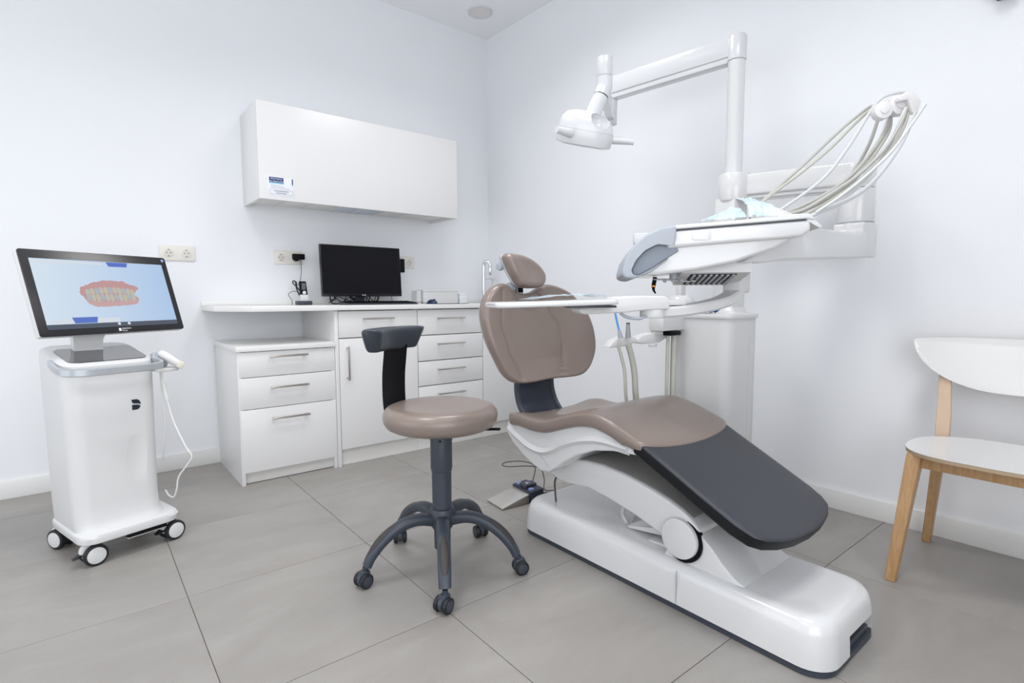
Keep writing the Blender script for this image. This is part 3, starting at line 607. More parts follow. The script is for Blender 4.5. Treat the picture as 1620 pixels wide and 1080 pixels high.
for k in range(5):
    a = math.radians(168+72*k); M = Matrix.Rotation(a, 4, 'Z'); L = []
    P = smooth_path([(0.03, 0, 0.178), (0.09, 0, 0.190), (0.15, 0, 0.178), (0.205, 0, 0.142), (0.245, 0, 0.098), (0.262, 0, 0.066)], 5)
    for i, p in enumerate(P):
        u = i/(len(P)-1); d = (P[min(i+1, len(P)-1)]-P[max(i-1, 0)]).normalized(); n_ = Vector((-d.z, 0, d.x))
        wv = 0.025-0.006*u; hv = 0.020-0.006*u
        L.append([p + Vector((0, 1, 0))*wv*math.copysign(abs(math.cos(q))**0.7, math.cos(q)) + n_*hv*math.copysign(abs(math.sin(q))**0.7, math.sin(q)) for q in [j*PI/8 for j in range(16)]])
    leg = obj('leg', loft(B(), L, M=M), SLATE, t, ang=60)
    L = []
    Q = P[11:21]
    for i, p in enumerate(Q):
        u = i/(len(Q)-1); d = (Q[min(i+1, len(Q)-1)]-Q[max(i-1, 0)]).normalized(); n_ = Vector((-d.z, 0, d.x)); s = math.sin(PI*min(1, max(0, 0.08+0.84*u)))**0.45
        L.append([p + n_*(0.0185-0.006*(0.45+0.4*u)) + Vector((0, 1, 0))*0.0150*s*math.cos(q) + n_*0.0062*s*math.sin(q) for q in [j*PI/6 for j in range(12)]])
    obj('foot_pad', loft(B(), L, M=M), SLATED, leg, ang=70)
    sw_ = Matrix.Translation((0.268, 0, 0)) @ Matrix.Rotation(math.radians((25, -40, 30, 60, -30)[k]), 4, 'Z')
    b = B(); cyl(b, (0, 0, 0.045), (0, 0, 0.066), 0.009, n=12, M=M @ sw_); cyl(b, (0.008, -0.008, 0.028), (0.008, 0.008, 0.028), 0.0235, n=24, bev=0.003, M=M @ sw_)
    box(b, -0.012, 0.022, -0.014, 0.014, 0.034, 0.056, 0.006, M @ sw_)
    cs = obj('caster', b, SLATE, t)
    for s in (-1, 1):
        obj('wheel', cyl(B(), (0.008, s*0.010, 0.0245), (0.008, s*0.024, 0.0245), 0.0245, n=26, bev=0.004, M=M @ sw_), RUBBER, cs)
    b = B()
    for s in (-1, 1): cyl(b, (0.008, s*0.023, 0.0245), (0.008, s*0.0255, 0.0245), 0.017, n=22, bev=0.001, M=M @ sw_)
    obj('hubcap', b, SLATE, cs)
# backrest strip and pad; nx = direction from seat centre to the backrest, tx = along the pad
rv = Vector((0.7789, -0.6271, 0)); fv = Vector((0.6271, 0.7789, 0))
nx = (-0.17*rv+0.10*fv).normalized()
wvec = (0.90*rv+0.43*fv).normalized()*0.082
b = B(); ribbon(b, [nx*0.04+Vector((0, 0, 0.487)), nx*0.13+Vector((0, 0, 0.485)), nx*0.190+Vector((0, 0, 0.50)), nx*0.210+Vector((0, 0, 0.56)), nx*0.212+Vector((0, 0, 0.66)), nx*0.203+Vector((0, 0, 0.74)), nx*0.196+Vector((0, 0, 0.80))], wvec, 0.014, 6)
obj('backrest_arm', b, BLACKP, t)
pn = (-0.915*rv+0.40*fv); pt = (0.40*rv+0.915*fv); R_ = 0.33; pc = (-0.188*rv+0.07*fv) - pn*R_
L = []
for i in range(33):
    u = -1+2*i/32; a = u*0.49
    cpos = pc + pn*R_*math.cos(a) + pt*R_*math.sin(a); no = pn*math.cos(a)+pt*math.sin(a)
    e = max(0.55, (1-abs(u)**14)**0.5) if abs(u) < 0.999 else 0.5
    loop = []
    for j in range(28):
        q = j*2*PI/28; c, sn = math.cos(q), math.sin(q)
        zz = math.copysign(abs(sn)**0.45, sn); wd = math.copysign(abs(c)**0.45, c)
        th = (0.031+0.008*zz)*e
        endin = 0.016*max(0, abs(u)-0.6)/0.4*(1-zz)*0.5*(-1 if u > 0 else 1)
        loop.append(cpos + no*(th*wd) + (pt*math.cos(a)-pn*math.sin(a))*endin*2.0 + Vector((0, 0, 0.803+0.040*zz*(0.8+0.2*e))))
    L.append(loop)
obj('backrest_pad', loft(B(), L), mat('slate_leatherette', (0.030, 0.038, 0.052), 0.33, bump=0.1, bscale=500), t, ang=75)

# ---------------------------------------------------------------- wooden chair
t = thing('wooden_chair', 'birch wood chair with glossy white oval seat and backrest at the right edge', 'chair', (2.28, 0.345, 0))
CY = 0.345
def sup(n, ax, ay, p, k=56, fx=None):
    o = []
    for i in range(k):
        a = 2*PI*i/k; c, s = math.cos(a), math.sin(a)
        o.append((ax*math.copysign(abs(c)**(2/p), c), ay*math.copysign(abs(s)**(2/p), s)))
    return o
so = sup(0, 0.200, 0.226, 2.6)
def seatz(x, y): return 0.4445 - 0.012*(1-min(1, (x/0.20)**2))*(1-min(1, (y/0.235)**2))
b = B(); loft(b, [[(x*s, y*s, seatz(x*s, y*s)-0.0125) for x, y in so] for s in (0.02, 0.35, 0.7, 1.0)] + [[(x*s, y*s, seatz(x*s, y*s)-0.0018) for x, y in so] for s in (1.0, 0.8, 0.5, 0.02)])
obj('seat_ply', b, PLY, t).location = (-0.035, 0, 0)
b = B(); loft(b, [[(x*s, y*s, seatz(x*s, y*s)-0.0012) for x, y in so] for s in (0.02, 0.5, 0.8, 1.0)] + [[(x, y, seatz(x, y)) for x, y in so]] + [[(x*s, y*s, seatz(x*s, y*s)) for x, y in so] for s in (0.98, 0.85, 0.7, 0.5, 0.3, 0.02)])
obj('seat_top', b, WHITEC, t).location = (-0.035, 0, 0)
def leg(name, top, foot, wx, wy, tp):
    b = B(); (x0, y0, z0), (x1, y1, z1) = top, foot
    loft(b, [[(x1-wx*tp, y1-wy*tp, z1), (x1+wx*tp, y1-wy*tp, z1), (x1+wx*tp, y1+wy*tp, z1), (x1-wx*tp, y1+wy*tp, z1)],
             [(x0-wx, y0-wy, z0), (x0+wx, y0-wy, z0), (x0+wx, y0+wy, z0), (x0-wx, y0+wy, z0)]]); bevel(b, 0.002, 1); return obj(name, b, WOOD, t)
for s in (1, -1):
    leg('leg', (-0.155, s*0.178, 0.431), (-0.205, s*0.215, 0), 0.024, 0.020, 0.72)
    leg('leg', (0.155, s*0.180, 0.43), (0.238, s*0.225, 0), 0.020, 0.017, 0.75)
    obj('side_rail', box(B(), -0.14, 0.14, s*0.170-0.011, s*0.170+0.011, 0.385, 0.430, 0.002), WOOD, t)
    b = B(); loft(b, [[(0.150-0.012, s*0.178-0.021, 0.36), (0.150+0.012, s*0.178-0.021, 0.36), (0.150+0.012, s*0.178+0.021, 0.36), (0.150-0.012, s*0.178+0.021, 0.36)],
                      [(0.182-0.010, s*0.183-0.021, 0.50), (0.182+0.010, s*0.183-0.021, 0.50), (0.182+0.010, s*0.183+0.021, 0.50), (0.182-0.010, s*0.183+0.021, 0.50)],
                      [(0.226-0.008, s*0.196-0.017, 0.70), (0.226+0.008, s*0.196-0.017, 0.70), (0.226+0.008, s*0.196+0.017, 0.70), (0.226-0.008, s*0.196+0.017, 0.70)]])
    bevel(b, 0.002, 1); obj('back_post', b, PALEWOOD, t)
for x in (-0.15, 0.14): obj('cross_rail', box(B(), x-0.010, x+0.010, -0.165, 0.165, 0.385, 0.428, 0.002), WOOD, t)
def back(y, z): return 0.238 - 0.9*y*y + 0.10*(z-0.69)
bo = []
for i in range(64):
    a = 2*PI*i/64; c, s = math.cos(a), math.sin(a)
    y = 0.282*math.copysign(abs(c)**0.85, c); z = 0.772 + (0.012*s if s > 0 else -0.172*abs(s)**0.95) + (0.014*abs(y)/0.292 if s > 0 else 0)
    z = 0.778 + (0.018*s**0.5 if s > 0 else -0.176*abs(s)**1.15)
    bo.append((y, z))
def bk(sc, off): return [(back(y*sc, 0.74+(z-0.74)*sc)+off, y*sc, 0.74+(z-0.74)*sc) for y, z in bo]
b = B(); loft(b, [bk(s, 0.0) for s in (0.02, 0.4, 0.75, 1.0)] + [bk(s, -0.011) for s in (1.0, 0.75, 0.4, 0.02)]); obj('backrest_ply', b, PLY, t)
b = B(); loft(b, [bk(s, -0.0112) for s in (1.0, 0.75, 0.4, 0.02)] + [bk(s, -0.0130) for s in (0.02, 0.4, 0.75, 0.995)][::1]); obj('backrest_face', b, WHITEC, t)

# ---------------------------------------------------------------- treatment chair
CX = 1.545
t = chair = thing('dental_chair', 'taupe and black reclining treatment chair on a long white floor base', 'treatment chair', (CX, 1.05, 0))
def bl(i, z, r, yb=0.0): return [(x, y, z) for x, y in rrect(1.362+i, 1.732-i, 0.484+i, 1.648-i-yb, r, 8)]
b = B(); loft(b, [bl(0.010, 0.014, 0.07), bl(0.0, 0.020, 0.075), bl(0.002, 0.06, 0.075), bl(0.006, 0.10, 0.075), bl(0.012, 0.122, 0.072, 0.004), bl(0.022, 0.134, 0.066, 0.008), bl(0.036, 0.139, 0.06, 0.012), bl(0.05, 0.1395, 0.055, 0.015)])
base = W('base_housing', b, WHITE, t, ang=50)
cut(base, box(B(), 1.505-CX, 1.690-CX, 0.44-1.05, 0.56-1.05, -0.01, 0.072, 0.004))
W('base_plinth', loft(B(), [bl(0.012, 0.0, 0.07), bl(0.004, 0.002, 0.07), bl(0.004, 0.015, 0.07), bl(0.02, 0.018, 0.07)]), SLATE, t)
b = B(); box(b, 1.507, 1.688, 0.535, 0.556, 0.0155, 0.070, 0.002); pk = W('connection_recess', b, NAVY, t)
W('recess_step', box(B(), 1.508, 1.672, 0.498, 0.536, 0.0155, 0.036, 0.004), SLATE, pk)
W('blue_light', box(B(), 1.515, 1.53, 0.528, 0.536, 0.042, 0.060, 0.002), mat('indigo_lens', (0.01, 0.01, 0.2), 0.3), pk)
# housing seam
b = B(); box(b, 1.3610, 1.3640, 0.9065, 0.9085, 0.02, 0.125); W('housing_seam', b, LGREY, base)
# wedge bracket rising from the base to the pivot
prof = [(0.985, 0.13), (0.955, 0.20), (0.915, 0.25), (0.880, 0.252), (0.862, 0.246), (0.820, 0.215), (0.785, 0.180), (0.745, 0.150), (0.700, 0.132)]
b = B(); prism(b, prof, 'x', 1.402, 1.690, 0.006, seg=3); W('pivot_bracket', b, WHITE, t)
b = B(); L = []
for (y, z), g in zip(((0.845, 0.228), (0.80, 0.196), (0.76, 0.162), (0.715, 0.140)), (0, 0, 0, 0)):
    L.append([(1.43, y-0.002, z+0.002), (1.66, y-0.002, z+0.002), (1.66, y+0.012, z-0.02), (1.43, y+0.012, z-0.02)])
W('bracket_gusset', prism(B(), [(1.09, 0.135), (1.06, 0.143), (0.97, 0.150), (0.95, 0.135)], 'x', 1.44, 1.65, 0.003), WHITE, t)
# lift arm: white sides, top greyed to paint in the shade below the seat
arm_top = [(0.862, 0.262), (0.885, 0.281), (0.920, 0.300), (0.965, 0.316), (1.02, 0.330), (1.08, 0.342), (1.15, 0.353), (1.24, 0.360), (1.32, 0.3565), (1.40, 0.345), (1.47, 0.325), (1.505, 0.305)]
arm_bot = [(1.515, 0.275), (1.50, 0.262), (1.46, 0.250), (1.41, 0.248), (1.36, 0.255), (1.30, 0.260), (1.20, 0.247), (1.10, 0.228), (1.0, 0.200), (0.95, 0.175), (0.90, 0.170), (0.868, 0.195), (0.856, 0.23)]
b = B(); prism(b, arm_top+arm_bot, 'x', 1.398, 1.690, 0.010, seg=3); W('lift_arm', b, WHITE, t)
b = B(); L = []
for y, z in arm_top[1:-1]:
    L.append([(1.412, y, z+0.0012), (1.43, y, z+0.004), (1.66, y, z+0.004), (1.678, y, z+0.0012), (1.678, y, z-0.02), (1.412, y, z-0.02)])
W('arm_top_shaded', loft(b, L), ARMW, t, ang=50)
b = B(); cyl(b, (1.382, 0.918, 0.214), (1.42, 0.918, 0.214), 0.062, n=48, bev=0.006); W('pivot_cap', b, WHITE, t)
b = B(); cyl(b, (1.394, 0.912, 0.208), (1.415, 0.912, 0.208), 0.066, n=48); W('pivot_shadow_gap', b, BLACKP, t)
W('arm_rear_cap', prism(B(), [(1.47, 0.262), (1.535, 0.268), (1.535, 0.300), (1.50, 0.312), (1.46, 0.31)], 'x', 1.41, 1.68, 0.006), BLACKP, t)
W('power_cord', tube(B(), [(1.45, 1.50, 0.262), (1.44, 1.52, 0.22), (1.44, 1.515, 0.15), (1.44, 1.51, 0.125)], 0.004, 8), CABLEB, t)
W('hydraulic_hose', tube(B(), [(1.50, 1.20, 0.13), (1.49, 1.22, 0.17), (1.48, 1.20, 0.21), (1.48, 1.17, 0.235)], 0.008, 8), HOSE3, t)
W('scissor_link', prism(B(), [(1.17, 0.141), (1.175, 0.150), (1.0, 0.195), (0.98, 0.17)], 'x', 1.46, 1.62, 0.003), WHITE, t)
# white seat shell
shell_up = [(1.640, 0.472), (1.58, 0.466), (1.50, 0.460), (1.42, 0.464), (1.35, 0.490), (1.27, 0.508), (1.20, 0.515), (1.12, 0.50), (1.04, 0.475), (0.985, 0.478)]
shell_lo = [(0.99, 0.465), (1.04, 0.458), (1.12, 0.452), (1.20, 0.436), (1.28, 0.402), (1.34, 0.366), (1.38, 0.335), (1.42, 0.308), (1.46, 0.300), (1.51, 0.312), (1.57, 0.338), (1.63, 0.372), (1.665, 0.402), (1.672, 0.43), (1.66, 0.46)]
b = B(); prism(b, shell_up+shell_lo, 'x', 1.316, 1.774, 0.016, seg=4, ang=60); W('seat_shell', b, WHITE, t)
ridge = [(1.655, 0.425), (1.60, 0.400), (1.53, 0.376), (1.46, 0.372), (1.40, 0.392), (1.34, 0.425), (1.26, 0.455), (1.17, 0.472), (1.06, 0.470)]
L = []
for i, p in enumerate(smooth_path([(1.318, y, z) for y, z in ridge], 5)):
    L.append([(1.325, p.y, p.z-0.020), (1.310, p.y, p.z-0.004), (1.305, p.y, p.z+0.003), (1.312, p.y, p.z+0.012), (1.325, p.y, p.z+0.03)])
W('shell_ridge', loft(B(), L), WHITE, t, ang=60)
W('shell_seam', tube(B(), [(1.3155, 1.470, 0.362), (1.3150, 1.445, 0.345), (1.3155, 1.428, 0.328), (1.320, 1.42, 0.312)], 0.0010, 6), LGREY, t)
# seat cushion: lofted cross sections along the chair
top_c = smooth_path([(1.648, 0, 0.470), (1.60, 0, 0.476), (1.52, 0, 0.480), (1.44, 0, 0.498), (1.36, 0, 0.531), (1.28, 0, 0.559), (1.21, 0, 0.571), (1.14, 0, 0.561), (1.07, 0, 0.538), (1.01, 0, 0.514), (0.975, 0, 0.499), (0.953, 0, 0.486)], 5)
rim = lambda y: 0.034*math.exp(-((y-1.60)/0.15)**2)+0.004
L = []; ns = len(top_c)
for i, p in enumerate(top_c):
    y, z = p.x, p.z; u = i/(ns-1)
    e = min(1, (0.10+i/3.0)); e = math.sin(min(1, e)*PI/2)
    fq = max(0.0, (1.022-y)/0.070)
    hw = 0.248*(0.94+0.06*e) if fq <= 0 else 0.248*math.sqrt(max(0.004, 1-fq**2.2))
    th = 0.064*(0.5+0.5*e)
    if y < 1.06: th = 0.058-0.040*min(1, (1.06-y)/0.105)
    loop = []
    for j in range(48):
        a = 2*PI*j/48; c, s = math.cos(a), math.sin(a)
        x = hw*math.copysign(abs(c)**0.32, c); zz = math.copysign(abs(s)**0.42, s)
        q = x/0.248
        topz = z + rim(y)*abs(q)**2.5 - 0.005*abs(q)**8
        if s >= 0: zf = topz - th*0.5 + th*0.5*zz
        else: zf = topz - th*0.5 + th*0.5*zz
        loop.append((CX+x, y, zf))
    L.append(loop)
W('seat_cushion', loft(B(), L), TAUPE, t, ang=80)
# leg rest
def lz(y): return 0.507+0.495*(y-1.0)
lo = []
for (x, y) in [(1.306, 1.016), (1.308, 0.95), (1.310, 0.80), (1.315, 0.70), (1.328, 0.655), (1.352, 0.632), (1.40, 0.612), (1.46, 0.600), (1.54, 0.596), (1.62, 0.600), (1.68, 0.612), (1.735, 0.634), (1.757, 0.66), (1.768, 0.70), (1.772, 0.80), (1.774, 0.95), (1.776, 1.016)]: lo.append((x, y))
def ll(inset, dz): 
    cxm, cym = CX, 0.82; r = []
    for x, y in lo:
        v = Vector((x-cxm, y-cym)); l = v.length; v2 = v*(1-inset/l); 
        yy = cym+v2.y; n_ = Vector((0, 0.44, -0.90))
        edge = abs(v2.x)/0.235
        r.append((cxm+v2.x, yy+0.44*dz*(-1)*(-1), lz(yy)-0.90*dz-0.008*edge**4))
    return r
b = B(); loft(b, [ll(0.10, 0.0), ll(0.03, 0.0), ll(0.007, 0.0003), ll(0.002, 0.0025), ll(0.0, 0.007)], cap=True); 
W('leg_rest_pad', b, BLACKL, t, ang=60)
b = B(); loft(b, [ll(0.0, 0.006), ll(0.0, 0.032), ll(0.004, 0.040), ll(0.012, 0.046), ll(0.04, 0.049), ll(0.10, 0.050)], cap=True); W('leg_rest_edge', b, BLACKLS, t, ang=60)
# backrest: outline traced in its own leaning plane, built with thickness, scooped front and stitched grooves
ol = [(1.331, 1.001), (1.284, 0.984), (1.246, 0.946), (1.224, 0.889), (1.223, 0.838), (1.237, 0.768), (1.267, 0.696), (1.299, 0.636), (1.344, 0.606), (1.421, 0.599), (1.53, 0.604), (1.696, 0.603), (1.764, 0.629), (1.811, 0.685), (1.829, 0.742), (1.824, 0.817), (1.789, 0.892), (1.717, 0.959), (1.642, 0.991), (1.576, 1.001), (1.535, 0.987), (1.486, 0.967), (1.424, 0.962), (1.377, 0.972), (1.351, 0.995)]
def close_smooth(pts, k):
    n = len(pts); o = []
    for i in range(n):
        a, b_, c, d = [Vector(pts[(i+q) % n]) for q in (-1, 0, 1, 2)]
        for j in range(k):
            s = j/k; o.append(0.5*((2*b_) + (c-a)*s + (2*a-5*b_+4*c-d)*s*s + (3*b_-a-3*c+d)*s**3))
    return o
ols = close_smooth(ol, 8); cen = Vector((1.50, 0.80))
sL = [(0.965, 1.322), (0.837, 1.305), (0.734, 1.331), (0.628, 1.374)]; sR = [(0.972, 1.485), (0.938, 1.529), (0.89, 1.578), (0.812, 1.622), (0.742, 1.63), (0.627, 1.601)]
def interp(tab, z):
    tab = sorted(tab)
    if z <= tab[0][0]: return tab[0][1]
    for (a, b_), (c, d) in zip(tab, tab[1:]):
        if z <= c: f = (z-a)/(c-a); f = f*f*(3-2*f)*0.5+f*0.5; return b_+(d-b_)*f
    return tab[-1][1]
def groove(x, z):
    g = 0
    for s in (sL, sR): dd = (x-interp(s, z))/0.0055; g += 0.0065*math.exp(-dd*dd) + 0.004*math.exp(-(dd/4)**2)
    return g
def bpt(v, y): return (v.x, 1.66+0.18*(v.y-0.6)+y, v.y)
L = []
for s, y in ((0.02, 0.030), (0.5, 0.030), (0.85, 0.029), (0.95, 0.024), (0.985, 0.016), (1.0, 0.004), (1.0, -0.010), (0.992, -0.020), (0.98, -0.026), (0.962, -0.030)):
    L.append([bpt(cen+(p-cen)*s, y) for p in ols])
N = 44
for i in range(1, N+1):
    s = 0.962*(1-i/N) + 0.004
    row = []
    for p in ols:
        q = cen+(p-cen)*s; rr = abs(q.x-1.525)/0.31; y = -0.033 + 0.020*(1-rr**2.0)*min(1, (1-s)*2.2) + groove(q.x, q.y)*min(1, (1-s)*9)
        row.append(bpt(q, y))
    L.append(row)
W('backrest_cushion', loft(B(), L), TAUPE, t, ang=80)
L = []
for s, y in ((0.02, 0.062), (0.6, 0.060), (0.85, 0.050), (0.94, 0.038), (0.96, 0.028)): L.append([bpt(cen+(p-cen)*s, y) for p in ols])
W('backrest_shell', loft(B(), L), WHITE, t, ang=60)
# bracket under the backrest
b = B(); ribbon(b, [(1.50, 1.700, 0.66), (1.50, 1.712, 0.60), (1.503, 1.712, 0.55), (1.505, 1.695, 0.50), (1.505, 1.660, 0.46), (1.505, 1.60, 0.435)], (0.185, 0, 0), 0.022, 6); W('backrest_bracket', b, NAVY, t)
for s in (-1, 1):
    b = B(); tube(b, [(1.50+s*0.095, 1.705, 0.65), (1.50+s*0.096, 1.712, 0.60), (1.503+s*0.098, 1.712, 0.55), (1.505+s*0.100, 1.695, 0.50), (1.505+s*0.100, 1.66, 0.46)], 0.012, 10); W('bracket_rim', b, SLATE, t)
# headrest
ho = [(1.323, 1.101), (1.328, 1.112), (1.34, 1.119), (1.374, 1.12), (1.418, 1.117), (1.463, 1.104), (1.502, 1.083), (1.525, 1.06), (1.537, 1.037), (1.529, 1.01), (1.509, 0.993), (1.471, 0.983), (1.418, 0.982), (1.392, 0.986), (1.373, 0.994), (1.359, 1.016), (1.341, 1.049)]
hs = close_smooth(ho, 6); hc = Vector((1.44, 1.052)); L = []
def hp(s, y):
    r = []
    for p in hs:
        q = hc+(p-hc)*s; lean = 0.30*(q.y-1.05)+0.15*(q.x-1.44); r.append((q.x, 1.70+lean+y, q.y))
    return r
for s, y in ((0.02, 0.022), (0.8, 0.022), (0.95, 0.014), (1.0, 0.0), (0.995, -0.014), (0.97, -0.026), (0.90, -0.037), (0.78, -0.042), (0.60, -0.042), (0.42, -0.040), (0.25, -0.039), (0.02, -0.038)): L.append(hp(s, y))
W('headrest_cushion', loft(B(), L), TAUPE, t, ang=80)
L = [hp(s, y) for s, y in ((0.02, 0.048), (0.7, 0.046), (0.93, 0.034), (0.985, 0.016))]
W('headrest_shell', loft(B(), L), WHITE, t, ang=70)
b = B(); box(b, 1.405, 1.440, 1.712, 1.728, 0.93, 1.03, 0.003); W('headrest_stem', b, STEEL, t)
W('stem_lock', box(B(), 1.412, 1.433, 1.704, 1.714, 0.965, 0.984, 0.002), BLACKP, t)
W('headrest_joint', cyl(B(), (1.372, 1.73, 0.985), (1.400, 1.73, 0.985), 0.020, n=20, bev=0.003), LGREY, t)
W('headrest_knob', cyl(B(), (1.328, 1.735, 1.07), (1.345, 1.735, 1.07), 0.017, n=20, bev=0.003), LGREY, t)

# ---------------------------------------------------------------- foot control
t = thing('foot_control', 'metal wedge foot pedal with dark blue control block on the floor', 'foot control', (1.46, 1.88, 0))
Mf = frame(Vector((1.385, 1.868, 0)), (0.998, -0.06, 0), (0.06, 0.998, 0)); Mf = ROOT['foot_control'].inverted() @ Mf
FXa, FYa = Vector((1.429, 1.851, 0)), Vector((1.409, 1.963, 0))
ex = Vector((0.99, -0.10, 0)).normalized(); ey = Vector((0.10, 0.99, 0))
Mf = ROOT['foot_control'].inverted() @ frame(Vector((1.427, 1.845, 0)), ex, ey)
obj('pedal_plate', prism(B(), [(0.0, 0.004), (0.155, 0.042), (0.155, 0.048), (0.0, 0.010)], 'y', 0, 0.135, 0.0015, Mf), PEDAL, t)
obj('pedal_base', prism(B(), [(0.004, 0.0), (0.155, 0.0), (0.155, 0.041), (0.004, 0.0035)], 'y', 0.004, 0.131, 0.001, Mf), mat('pedal_side', (0.36, 0.32, 0.29), 0.4, 0.6), t)
obj('control_block', prism(B(), [(0.15, 0.0), (0.225, 0.0), (0.225, 0.062), (0.145, 0.054)], 'y', -0.006, 0.141, 0.004, Mf), NAVY, t)
p = obj('centre_pad', prism(B(), rrect(0.155, 0.222, 0.045, 0.095, 0.006), 'z', 0.055, 0.072, 0.003, Mf), mat('graphite_plastic', (0.04, 0.045, 0.055), 0.4), t)
obj('direction_symbol', box(B(), 0.178, 0.184, 0.062, 0.078, 0.0718, 0.0728, 0, Mf), PWHITE, p)
obj('direction_symbol', box(B(), 0.192, 0.198, 0.062, 0.078, 0.0718, 0.0728, 0, Mf), BLUEP, p)
for y in (0.018, 0.118): obj('round_button', cyl(B(), (0.170, y, 0.052), (0.170, y, 0.064), 0.013, n=20, bev=0.003, M=Mf), BLUEP, t)
obj('cable', tube(B(), [(0.225, 0.10, 0.02), (0.25, 0.12, 0.05), (0.27, 0.13, 0.12), (0.25, 0.20, 0.13), (0.19, 0.25, 0.125), (0.15, 0.24, 0.12), (0.17, 0.21, 0.115), (0.25, 0.17, 0.115), (0.31, 0.14, 0.10), (0.32, 0.12, 0.05), (0.30, 0.09, 0.01), (0.34, 0.06, 0.006), (0.42, -0.02, 0.005)], 0.0026, 8, M=Mf), CABLEB, t)
obj('hose_port', box(B(), 0.20, 0.26, -0.012, 0.02, 0.004, 0.03, 0.004, Mf), BLACKP, t)

# ---------------------------------------------------------------- dental unit cabinet, column, arm
PX, PY = 2.262, 1.266
t = unit = thing('dental_unit', 'white cuspidor cabinet with tall pole and delivery arm behind the treatment chair', 'dental unit', (2.17, 1.28, 0))
b = B(); loft(b, [rl(2.055, 2.295, 1.150, 1.425, 0.045, 0.0, 8), rl(2.05, 2.30, 1.145, 1.43, 0.05, 0.01, 8), rl(2.05, 2.30, 1.145, 1.43, 0.05, 0.853, 8)]); W('cabinet', b, WHITEM, t, ang=50)
cut(t.children[0], box(B(), 2.21-2.17, 2.2125-2.17, 1.135-1.28, 1.148-1.28, 0.10, 0.79))
W('cabinet_lid', prism(B(), rrect(2.043, 2.307, 1.138, 1.437, 0.05, 8), 'z', 0.853, 0.874, 0.006), WHITE, t)
b = B(); box(b, 2.19, 2.30, 1.215, 1.31, 0.873, 1.37, 0.010); W('column', b, WHITE, t)
W('column_flare', loft(B(), [rl(2.165, 2.306, 1.19, 1.335, 0.02, 0.873), rl(2.18, 2.303, 1.205, 1.32, 0.015, 0.885), rl(2.189, 2.301, 1.214, 1.311, 0.012, 0.90)]), WHITE, t)
W('side_box', box(B(), 1.895, 2.06, 1.352, 1.425, 0.802, 0.864, 0.006, Matrix.Identity(4)), WHITE, t)
W('cuspidor_bowl', lathe(B(), [(0.02, 0.874), (0.05, 0.876), (0.058, 0.90), (0.058, 0.925), (0.045, 0.945), (0.03, 0.952), (0.004, 0.953)], (2.085, 1.395, 0), 32), WHITE, t)
W('cup_filler', box(B(), 2.088, 2.128, 1.40, 1.43, 0.94, 1.03, 0.006), WHITE, t)
W('upper_pole', cyl(B(), (PX, PY, 1.36), (PX, PY, 1.95), 0.0355, n=40), WHITE, t)
W('arm_collar', lathe(B(), [(0.03, 1.355), (0.066, 1.355), (0.068, 1.360), (0.068, 1.462), (0.064, 1.470), (0.034, 1.471)], (PX-0.012, PY-0.012, 0), 40), WHITE, t)
P1 = Vector((PX, PY, 0)); P2 = Vector((2.405, 0.83, 0)); d = (P2-P1).normalized(); MA = frame(P1, d, Vector((0, 0, 1)).cross(d)); LA = (P2-P1).length
b = B(); box(b, 0.0, LA, -0.052, 0.052, 1.372, 1.462, 0.010, MA, 3); box(b, 0.05, LA-0.04, -0.042, 0.042, 1.358, 1.376, 0.006, MA); W('delivery_arm', b, WHITE, t)
W('arm_end_cap', cyl(B(), (P2.x, P2.y, 1.361), (P2.x, P2.y, 1.458), 0.062, n=40, bev=0.006), WHITE, t)
W('elbow_cylinder', cyl(B(), (P2.x, P2.y, 1.231), (P2.x, P2.y, 1.360), 0.064, n=40, bev=0.004), WHITE, t)
W('joint_ring', cyl(B(), (P2.x, P2.y, 1.2285), (P2.x, P2.y, 1.2315), 0.0625, n=40), LGREY, t)
# second (lower) arm from the elbow to the console
u = Vector((0.682, -0.7314, 0)).normalized(); v = Vector((0.7314, 0.682, 0)).normalized()
P3 = Vector((1.76, 0.86, 0)); 
d2 = (P2-P3).normalized(); M2 = frame(P3, d2, Vector((0, 0, 1)).cross(d2)); L2 = (P2-P3).length
b = B(); prism(b, [(-0.22, 1.045), (-0.12, 1.110), (-0.02, 1.168), (0.06, 1.176), (L2-0.10, 1.180), (L2-0.062, 1.196), (L2-0.062, 1.228), (L2+0.060, 1.228), (L2+0.062, 1.097), (0.0, 1.060), (-0.12, 1.046)], 'y', -0.058, 0.058, 0.010, M2, 3)
W('console_arm', b, WHITE, t)
W('elbow_base', cyl(B(), (P2.x, P2.y, 1.097), (P2.x, P2.y, 1.2285), 0.064, n=40, bev=0.004), WHITE, t)
# assistant holder on the side box
W('holder_swivel', prism(B(), [(1.90, 1.40), (2.02, 1.355), (2.03, 1.40), (1.91, 1.43)], 'z', 0.785, 0.802, 0.004), WHITEM, t)
W('black_connector', box(B(), 1.940, 2.015, 1.345, 1.385, 0.782, 0.800, 0.003), BLACKP, t)
hd = W('instrument_holder', prism(B(), [(1.672, 0.740), (1.70, 0.768), (1.74, 0.781), (1.80, 0.779), (1.815, 0.768), (1.84, 0.785), (1.90, 0.795), (1.97, 0.795), (1.97, 0.772), (1.93, 0.752), (1.84, 0.748), (1.80, 0.755), (1.78, 0.745), (1.70, 0.738)], 'y', 0, 0.055, 0.006), WHITEM, t)
hd.data.transform(Matrix.Translation((-0, -0.0, 0)))
Mh = ROOT['dental_unit'].inverted() @ Matrix.Translation((1.685, 1.462, 0)) @ Matrix.Rotation(math.atan2(-0.075, 0.265), 4, 'Z') @ Matrix.Translation((-1.672, 0, 0)) @ ROOT['dental_unit']
hd.data.transform(Mh)
W('holder_clip', box(B(), 1.875, 1.905, 1.385, 1.41, 0.735, 0.75, 0.003), CLEARP, t)
